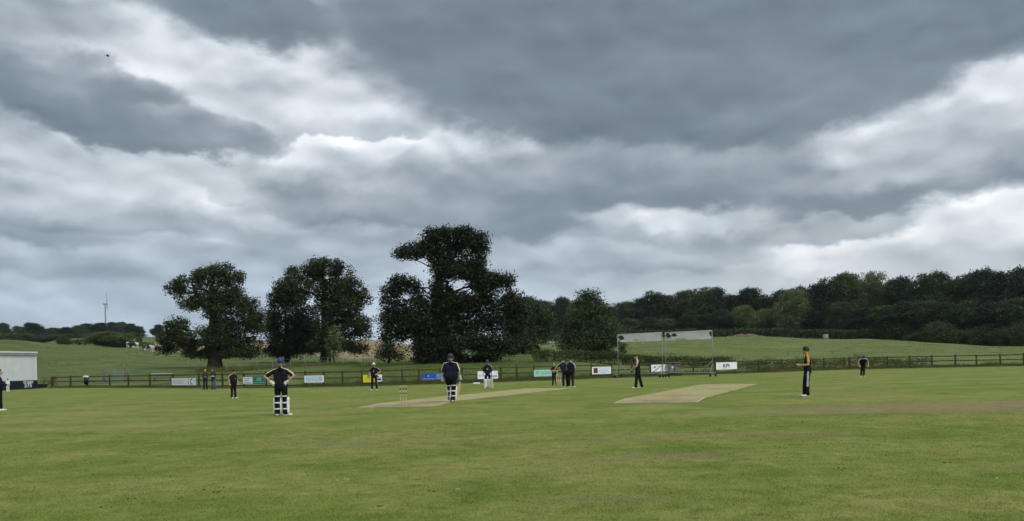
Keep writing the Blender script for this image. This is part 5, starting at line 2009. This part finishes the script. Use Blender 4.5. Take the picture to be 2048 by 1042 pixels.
            for t, hh in ((.30, .022), (.74, .024), (1.22, .018)):
                ax = an.lerp(kn, t) if t <= 1 else kn.lerp(J['hip_' + n], (t - 1))
                sb_ = MB()
                vs, fs = [], []
                m = 14
                for i in range(m + 1):
                    a = math.radians(95 + 170 * i / m)
                    for (r, dz) in ((.079, -hh), (.088, -hh), (.088, hh), (.079, hh)):
                        vs.append(ax + (fd * math.cos(a) + sd_ * math.sin(a)) * r * leg_k * (1.0 if t <= 1 else 1.08) + V3(0, 0, dz))
                for i in range(m):
                    for q in range(4):
                        fs.append((i * 4 + q, i * 4 + (q + 1) % 4, (i + 1) * 4 + (q + 1) % 4, (i + 1) * 4 + q))
                sb_.raw(vs, fs, 0, True)
                part(sb_, 'strap', K_PAD, pd)
    if gloves:
        for s, n in ((-1, 'l'), (1, 'r')):
            el, wr = J['el_' + n], J['wr_' + n]
            d = (wr - el).normalized()
            side = d.cross(V3(0, 1, 0) if abs(d.y) < .8 else V3(0, 0, 1)).normalized()
            pal = side.cross(d).normalized()
            g = MB()
            g.tube([wr - d * .05, wr - d * .045, wr + d * .02], [.044, .046, .040], 12)
            M3 = Matrix((side, pal, d)).transposed()
            g.ball(wr + d * .055, (.050, .034, .052), M3, 12, 8)
            for o_ in (-.036, -.012, .012, .036):
                p0 = wr + d * .085 + side * o_
                p1 = p0 + (d * .8 + pal * .6).normalized() * .05
                p2 = p1 + (d * .1 + pal * 1.0).normalized() * .04
                g.tube([p0 - d * .02, p0, p1, p2, p2 + (p2 - p1) * .2], [.012, .017, .0165, .014, .004], 8)
            t0 = wr + d * .03 - side * s * .042
            t1 = t0 + (d * .75 - side * s * .5 + pal * .3).normalized() * .05
            g.tube([t0 - d * .02, t0, t1, t1 + d * .03], [.010, .018, .016, .005], 8)
            part(g, 'glove', K_PAD)
    return root, J, sc


def world_of(root, sc, p):
    a = root.rotation_euler.z
    p = Vector(p) * sc
    return Vector(root.location) + Vector((p.x * math.cos(a) - p.y * math.sin(a), p.x * math.sin(a) + p.y * math.cos(a), p.z))


def bat(label, top, toe, face, grip):
    """handle end and toe in world space"""
    d = (toe - top).normalized()
    side = d.cross(face).normalized()
    nrm = side.cross(d).normalized()
    root = empty('cricket_bat', toe, 0, label, 'cricket bat')
    L = (toe - top).length
    h = L * .34
    hb = MB()
    n = 7
    hb.tube([top - toe + d * (h * i / n) for i in range(n + 1)], [.019] + [.0165 + .001 * (i % 2) for i in range(n)], 10)
    hb.build('handle', grip, root)
    V, F = [], []
    prof = [(h - .02, .018, .016, .016), (h + .03, .035, .018, .02), (h + .07, .054, .018, .028), (L * .62, .054, .016, .040), (L * .82, .054, .016, .046), (L * .96, .054, .014, .026), (L, .046, .010, .014)]
    for (t, w, f0, bk) in prof:
        c = top - toe + d * t
        V += [c + side * w + nrm * f0, c - side * w + nrm * f0, c - side * w - nrm * f0 * .3, c - nrm * bk, c + side * w - nrm * f0 * .3]
    for i in range(len(prof) - 1):
        for j in range(5):
            F.append((i * 5 + j, i * 5 + (j + 1) % 5, (i + 1) * 5 + (j + 1) % 5, (i + 1) * 5 + j))
    F += [(4, 3, 2, 1, 0), tuple(range((len(prof) - 1) * 5, len(prof) * 5))]
    bl_ = MB().raw(V, F).build('blade', K_WILLOW, root)
    st = MB()
    for t0, t1 in ((.30, .52),):
        a, c = top - toe + d * (h + (L - h) * t0) - nrm * .046, top - toe + d * (h + (L - h) * t1) - nrm * .048
        st.raw([a + side * .03, a - side * .03, c - side * .03, c + side * .03], [(0, 1, 2, 3)])
    st.build('sticker', K_GRIP if grip is K_GRIP else K_HELM, bl_)
    return root


def hgt(px, y_top, y_feet):
    g = gnd(px, y_feet)
    return (y_feet - y_top) * g.y / FOC


# 1 batsman with hands on hips, nearest
person('batsman in black with blue helmet and white pads, hands on hips, nearest on the left', gnd(563, 832), -4, 1.80,
       dict(el_l=(-.47, -.08, 1.23), el_r=(.45, -.08, 1.23), wr_l=(-.255, -.10, 1.05), wr_r=(.235, -.10, 1.05), sh_l=(-.20, 0, 1.44), sh_r=(.20, 0, 1.44),
            an_l=(-.125, 0, .095), an_r=(.13, -.01, .095), kn_l=(-.12, .02, .52), kn_r=(.125, .02, .52)),
       bulk=1.12, hat=('helmet', K_HELMB), hair=None, pads=True, gloves=True, feet=(5, -62), sleeve=.72, leg_k=1.04, vox=.0105)

# 2 big batsman walking away with bat
r2, J2, s2 = person('heavily built batsman in navy with dark helmet walking away along the pale strip', gnd(903, 804.5), -8, 1.88,
                    dict(el_l=(-.30, -.02, 1.14), wr_l=(-.33, .04, .90), el_r=(.30, -.02, 1.16), wr_r=(.33, .05, .93), sh_l=(-.225, 0, 1.45), sh_r=(.225, 0, 1.45),
                         an_l=(-.045, .14, .095), kn_l=(-.075, .10, .52), an_r=(.07, -.06, .11), kn_r=(.09, .03, .53), hip_l=(-.11, 0, .945), hip_r=(.11, 0, .945)),
                    shirt=K_NAVY, bulk=1.38, belly=.06, hat=('helmet', K_HELM), hair=None, pads=True, gloves=True, feet=(4, -4), sleeve=.85, leg_k=1.04, vox=.0105)
hand = world_of(r2, s2, J2['wr_r'] + V3(.01, .04, -.10))
bat('bat with a teal grip trailing from the heavily built batsman\'s right hand', hand + V3(.06, .03, .18), hand + V3(-.17, .10, -.66), V3(.3, -.9, .1), K_GRIP)

# 3 padded batsman facing us
r3, J3, s3 = person('batsman facing us in white pads before the far fence, bat grounded beside him', gnd(976, 777), 172, 1.66,
                    dict(el_l=(-.27, .02, 1.17), wr_l=(-.24, .14, .95), el_r=(.26, -.02, 1.16), wr_r=(.20, .10, .93), an_l=(-.14, 0, .095), an_r=(.14, 0, .095), kn_l=(-.13, .04, .52), kn_r=(.13, .04, .52)),
                    shirt=K_NAVY, trousers=K_NAVY, hat=('helmet', K_HELM), hair=None, pads=True, gloves=True, feet=(14, -14), long_sleeve=True, head_yaw=-10, bulk=1.1,
                    marks=[(V3(-.05, .13, 1.22), V3(.05, .13, 1.22), .022)])
hand = world_of(r3, s3, J3['wr_l'] + V3(-.01, .05, -.07))
bat('bat grounded upright beside the batsman who faces us', hand + V3(.02, -.02, .12), V3(hand.x + .08, hand.y - .05, .02), V3(0, -1, .1), K_GRIPK)

# 4 small fielder with folded arms behind the far wicket
person('small fair haired fielder in black with folded arms behind the far wicket', gnd(1109, 771), 178, hgt(1109, 726, 771),
       dict(el_l=(-.26, .06, 1.19), wr_l=(.06, .20, 1.20), el_r=(.26, .06, 1.19), wr_r=(-.06, .22, 1.16), an_l=(-.13, 0, .095), an_r=(.13, 0, .095)),
       hair=('short', K_HAIR_BL), shoes=K_TROUSER, feet=(15, -15), sleeve=.6, pipe=K_GOLD, pipe_w=.02)

# 5 bowler leaning with the left arm out
person('bowler in navy stooping by the far wicket with one arm held out', gnd(1131, 775), 12, 1.70,
       dict(pelvis=(0, 0, .97), chest=(-.05, .10, 1.26), neck=(-.07, .18, 1.45), head=(-.05, .27, 1.57), sh_l=(-.27, .12, 1.40), sh_r=(.14, .12, 1.42), el_l=(-.50, .16, 1.22), wr_l=(-.62, .2, .98), el_r=(.22, .2, 1.13), wr_r=(.20, .34, .96),
            an_l=(-.14, -.10, .095), kn_l=(-.12, .06, .52), an_r=(.15, .10, .095), kn_r=(.13, .10, .52)),
       shirt=K_NAVY, bulk=1.16, head_pitch=-28, feet=(15, -18), stripe=K_PALE, hair=('short', K_HAIR_DK), sleeve=.55)
# 6 player close behind the bowler
g6 = gnd(1147, 775.5)
person('player in black standing close on the right of the stooping bowler', g6 + V3(-.10, .55, 0), -25, 1.68,
       dict(el_r=(.30, .0, 1.18), wr_r=(.24, .16, .97), an_l=(-.12, 0, .095), an_r=(.13, .02, .095), head=(0, .06, 1.64)),
       bulk=1.08, feet=(10, -15), head_pitch=-15, pipe=K_PALE, hair=('short', K_HAIR_DK))

# 7 fielder side on, looking down
person('dark haired fielder side on looking down at his hands near the second strip', gnd(1276, 777), 80, 1.76,
       dict(pelvis=(0, -.02, .98), chest=(0, -.03, 1.30), neck=(0, .02, 1.49), head=(0, .08, 1.64), el_l=(-.22, .04, 1.16), wr_l=(-.10, .24, 1.02), el_r=(.22, .04, 1.15), wr_r=(.08, .25, 1.0), sh_l=(-.185, -.01, 1.44),
            an_l=(-.10, .11, .095), kn_l=(-.1, .06, .52), an_r=(.10, -.20, .095), kn_r=(.1, -.10, .52)),
       head_pitch=-30, feet=(6, -8), hair=('short', K_HAIR_DK), sleeve=.42, pipe=K_CREAM, leg_k=1.12)

# 8 tall fielder on the right with gold shoulder
person('tall dark haired fielder with gold shoulder panel and pale trouser stripe on the right', gnd(1616, 793.5), 78, 1.80,
       dict(chest=(0, -.01, 1.30), el_l=(-.235, .0, 1.15), wr_l=(-.14, .25, 1.14), el_r=(.235, .02, 1.15), wr_r=(.10, .27, 1.16), an_l=(-.12, .03, .095), an_r=(.12, .10, .095), kn_l=(-.11, .03, .52), kn_r=(.11, .08, .52), head=(0, .045, 1.665)),
       hair=('mop', K_HAIR_BR), stripe=K_PALE, pipe=K_GOLD, pipe_w=.054, sleeve=.60, feet=(8, -6), head_pitch=-4, leg_k=1.08, vox=.0105, marks=[(V3(-.19, .06, .80), V3(-.19, .07, .79), .02)])

# 9 far fielder bending
person('distant fielder in black bending forward near the right hand fence', gnd(1726, 754), 168, 1.66,
       dict(pelvis=(0, -.10, .95), chest=(0, .22, 1.17), neck=(0, .38, 1.28), head=(0, .50, 1.33), sh_l=(-.19, .33, 1.26), sh_r=(.19, .33, 1.26), el_l=(-.30, .32, 1.0), wr_l=(-.27, .42, .80), el_r=(.32, .30, 1.0), wr_r=(.28, .40, .80),
            hip_l=(-.09, -.08, .93), hip_r=(.09, -.08, .93), kn_l=(-.07, .05, .52), kn_r=(.08, .0, .52), an_l=(-.06, .0, .095), an_r=(.10, -.1, .095)),
       head_pitch=-55, feet=(12, -16), hair=('short', K_HAIR_DK), pipe=K_PALE, sleeve=.5)

# 10 white capped fielder by the yellow board
person('fielder in black with a white cap, one hand on hip, before the yellow board', gnd(749, 781), 176, 1.68,
       dict(el_l=(-.42, -.06, 1.20), wr_l=(-.20, .06, 1.05), el_r=(.29, .0, 1.15), wr_r=(.26, .05, .92), sh_l=(-.195, 0, 1.44), sh_r=(.195, 0, 1.44), an_l=(-.16, 0, .095), an_r=(.16, 0, .095), kn_l=(-.14, .02, .52), kn_r=(.14, .02, .52)),
       hat=('cap', K_WHITE), hair=('short', K_HAIR_BR), feet=(14, -14), sleeve=.62, stripe=K_PALE, bulk=1.05, marks=[(V3(.07, .13, 1.34), V3(.07, .13, 1.33), .02), (V3(-.01, .13, 1.24), V3(.01, .13, 1.22), .025)])

# 11 stout fielder on the left looking down
person('stout fielder in black looking down, left of the teal board', gnd(467, 797.5), -128, hgt(467, 738, 797.5),
       dict(neck=(0, .02, 1.49), head=(0, .10, 1.62), el_l=(-.27, .02, 1.15), wr_l=(-.26, .12, .93), el_r=(.29, .0, 1.15), wr_r=(.29, .08, .92), sh_l=(-.20, 0, 1.44), sh_r=(.20, 0, 1.44), an_l=(-.14, .0, .095), an_r=(.14, .04, .095)),
       bulk=1.28, belly=.08, head_pitch=-32, feet=(12, -12), hair=('short', K_HAIR_DK), sleeve=.60, marks=[(V3(-.06, .17, 1.20), V3(-.04, .17, 1.20), .022)])

# 12, 13 two onlookers by the fence
person('onlooker in black with fair hair standing at the fence, left of a pair', gnd(411, 779.5) + V3(0, .0, 0), 200, 1.52,
       dict(el_l=(-.27, .02, 1.18), wr_l=(-.06, .20, 1.14), el_r=(.27, .02, 1.18), wr_r=(.05, .21, 1.12)),
       shirt=K_GREY, pipe=None, hair=('short', K_HAIR_BL), shoes=K_TROUSER, long_sleeve=True, feet=(15, -15), group='onlookers at the fence')
person('long haired onlooker in blue jeans holding a pale bundle at the fence', gnd(427, 779), 165, 1.54,
       dict(el_l=(-.28, .04, 1.17), wr_l=(-.02, .23, 1.12), el_r=(.28, .04, 1.17), wr_r=(.04, .24, 1.10), an_l=(-.2, .05, .095), kn_l=(-.15, .04, .52), an_r=(.06, 0, .095)),
       shirt=K_GREY, trousers=K_JEANS, pipe=None, hair=('long', K_HAIR_BR), shoes=K_TROUSER, long_sleeve=True, feet=(15, -15), group='onlookers at the fence')
p13 = gnd(427, 779)
bun = MB()
for dx, dz, rr in ((-.08, 0, .06), (.02, .015, .075), (.10, -.01, .055)):
    bun.ball((dx, 0, dz), (rr * 1.2, .09, rr * .62))
bo = bun.build('bundle', K_PALE)
bo.location = p13 + V3(.02, -.24, .97)
tag(bo, 'pale folded bundle held by the long haired onlooker', 'bundle')

# 14 person cut by the left edge
person('person in navy top and black trousers cut off by the left edge', gnd(-1, 822), -72, 1.72,
       dict(el_l=(-.24, .06, 1.16), wr_l=(-.16, .28, 1.12), el_r=(.24, .06, 1.16), wr_r=(.08, .30, 1.10), an_l=(-.11, .03, .095), an_r=(.11, -.02, .095)),
       shirt=K_NAVY, pipe=None, hair=('short', K_HAIR_DK), feet=(6, -8), long_sleeve=True, bulk=1.05, leg_k=1.05)
# 15 small figure in white in front of the hut
person('small dark haired figure in a white shirt in front of the score hut', gnd(16, 784), 60, hgt(16, 757, 784),
       dict(el_l=(-.25, .05, 1.18), wr_l=(-.16, .24, 1.1), el_r=(.25, .05, 1.18), wr_r=(.1, .25, 1.1), neck=(0, .02, 1.48)),
       shirt=K_WHITE, trousers=K_WHITE, pipe=None, hair=('short', K_HAIR_DK), long_sleeve=True, bulk=1.25, group='onlookers at the fence')


# ------------------------------------------------------------------ cattle
def cow_mat(name, thr, seed):
    m, N, b = new_mat(name)
    tc = N.n('ShaderNodeTexCoord')
    nz = N.noise(N.vmath('ADD', tc.outputs['Object'], (seed, seed * .3, 0)), 1.1, 2, .4)
    N.put(b.inputs['Base Color'], N.ramp(nz, [(thr - .01, (.012, .012, .013)), (thr + .01, (.70, .68, .62))]))
    b.inputs['Roughness'].default_value = .8
    return m


def cow(label, px, py, Y, yaw, graze, mat):
    x = (px - 1024) * Y / FOC
    root = empty('cow', (x, Y, lz(x, Y)), math.radians(yaw), label, 'cow', 'cattle on the left hill')
    B = Body()
    c = B.cap
    c((0, -.55, 1.08), (0, .0, 1.05), .33, .37, 'a', 16)
    c((0, .0, 1.05), (0, .55, 1.12), .37, .33, 'a', 16)
    c((0, -.62, 1.15), (0, -.75, 1.10), .27, .22, 'a')
    c((0, .55, 1.0), (0, .70, .98), .28, .22, 'a')
    hd = (0, 1.15, .35) if graze else (0, 1.22, 1.38)
    c((0, .62, 1.16), (hd[0], hd[1] - .15, hd[2] + .12), .21, .13, 'a')
    mz = (0, hd[1] + .18, hd[2] - .22) if graze else (0, hd[1] + .34, hd[2] - .12)
    c(hd, mz, .13, .085, 'a')
    for s in (-1, 1):
        c((s * .10, hd[1] - .06, hd[2] + .08), (s * .24, hd[1] - .10, hd[2] + .08), .03, .05, 'a', 8)
        # front leg: elbow, low knee, hoof
        c((s * .17, .50, .92), (s * .17, .48, .50), .125, .068, 'a')
        c((s * .17, .48, .50), (s * .17, .50, .10), .058, .042, 'a')
        c((s * .17, .51, .08), (s * .17, .54, .045), .055, .055, 'a')
        # hind leg: thigh, stifle forward, hock back, shank
        c((s * .19, -.62, 1.05), (s * .20, -.48, .72), .19, .12, 'a')
        c((s * .20, -.48, .72), (s * .19, -.74, .48), .105, .062, 'a')
        c((s * .19, -.74, .48), (s * .19, -.68, .10), .056, .042, 'a')
        c((s * .19, -.67, .08), (s * .19, -.63, .045), .055, .055, 'a')
    c((0, -.30, .74), (0, -.42, .74), .13, .12, 'a')
    c((0, -.92, 1.28), (0, -.98, .75), .03, .02, 'a', 8)
    c((0, -.98, .75), (0, -.99, .60), .035, .03, 'a', 8)
    me = B.mb.mesh('cow_src', [])
    t = bpy.data.objects.new('tmp', me)
    COL.objects.link(t)
    rm = t.modifiers.new('r', 'REMESH'); rm.mode = 'VOXEL'; rm.voxel_size = .035; rm.use_smooth_shade = True
    s_ = t.modifiers.new('s', 'SMOOTH'); s_.iterations = 3
    out = bpy.data.meshes.new_from_object(t.evaluated_get(bpy.context.evaluated_depsgraph_get()))
    bpy.data.objects.remove(t)
    out.materials.clear()
    out.materials.append(mat)
    out.polygons.foreach_set('use_smooth', np.ones(len(out.polygons), bool))
    link('body', out, root)
    return root


CM = [cow_mat('cow_hide_pied', .52, 0), cow_mat('cow_hide_white', .40, 3.1), cow_mat('cow_hide_dark', .62, 7.7)]
cow('white rumped cow beside the willow bush, leftmost of the herd', 257, 694, 203, 20, True, CM[1])
cow('dark cow with pale legs close to the leftmost white cow', 264, 697, 199, -60, True, CM[2])
cow('small white cow grazing alone between the willow bush and the black backed cow', 273, 694, 208, 170, True, CM[1])
cow('black backed white cow standing with its tail to us', 290, 700, 192, 8, False, CM[0])
cow('dark headed cow half behind the black backed cow', 299, 698, 197, 75, True, CM[2])
cow('white faced cow right of the black backed cow', 305, 699, 196, 185, False, CM[1])
cow('black cow half hidden by the first oak leaves', 316, 698, 200, 80, True, CM[2])
cow('pale cow lying low right of the first oak\'s hanging branch', 335, 702, 196, 100, True, CM[0])

# ------------------------------------------------------------------ the air over the fields
def build_haze():
    x0, x1, y0, y1, z0, z1 = -1800, 1800, -1800, 1800, -2.0, 175.0
    bx = MB().box(((x0 + x1) / 2, (y0 + y1) / 2, (z0 + z1) / 2), (x1 - x0, y1 - y0, z1 - z0))
    m = bpy.data.materials.new('thin_haze')
    m.use_nodes = True
    t = m.node_tree
    t.nodes.clear()
    v = t.nodes.new('ShaderNodeVolumePrincipled')
    v.inputs['Color'].default_value = (.80, .87, .95, 1)
    v.inputs['Density'].default_value = HAZE
    v.inputs['Anisotropy'].default_value = 0.2
    o = t.nodes.new('ShaderNodeOutputMaterial')
    t.links.new(v.outputs[0], o.inputs['Volume'])
    h = bx.build('haze', m)
    tag(h, kind='stuff')


HAZE = 0.00009
build_haze()
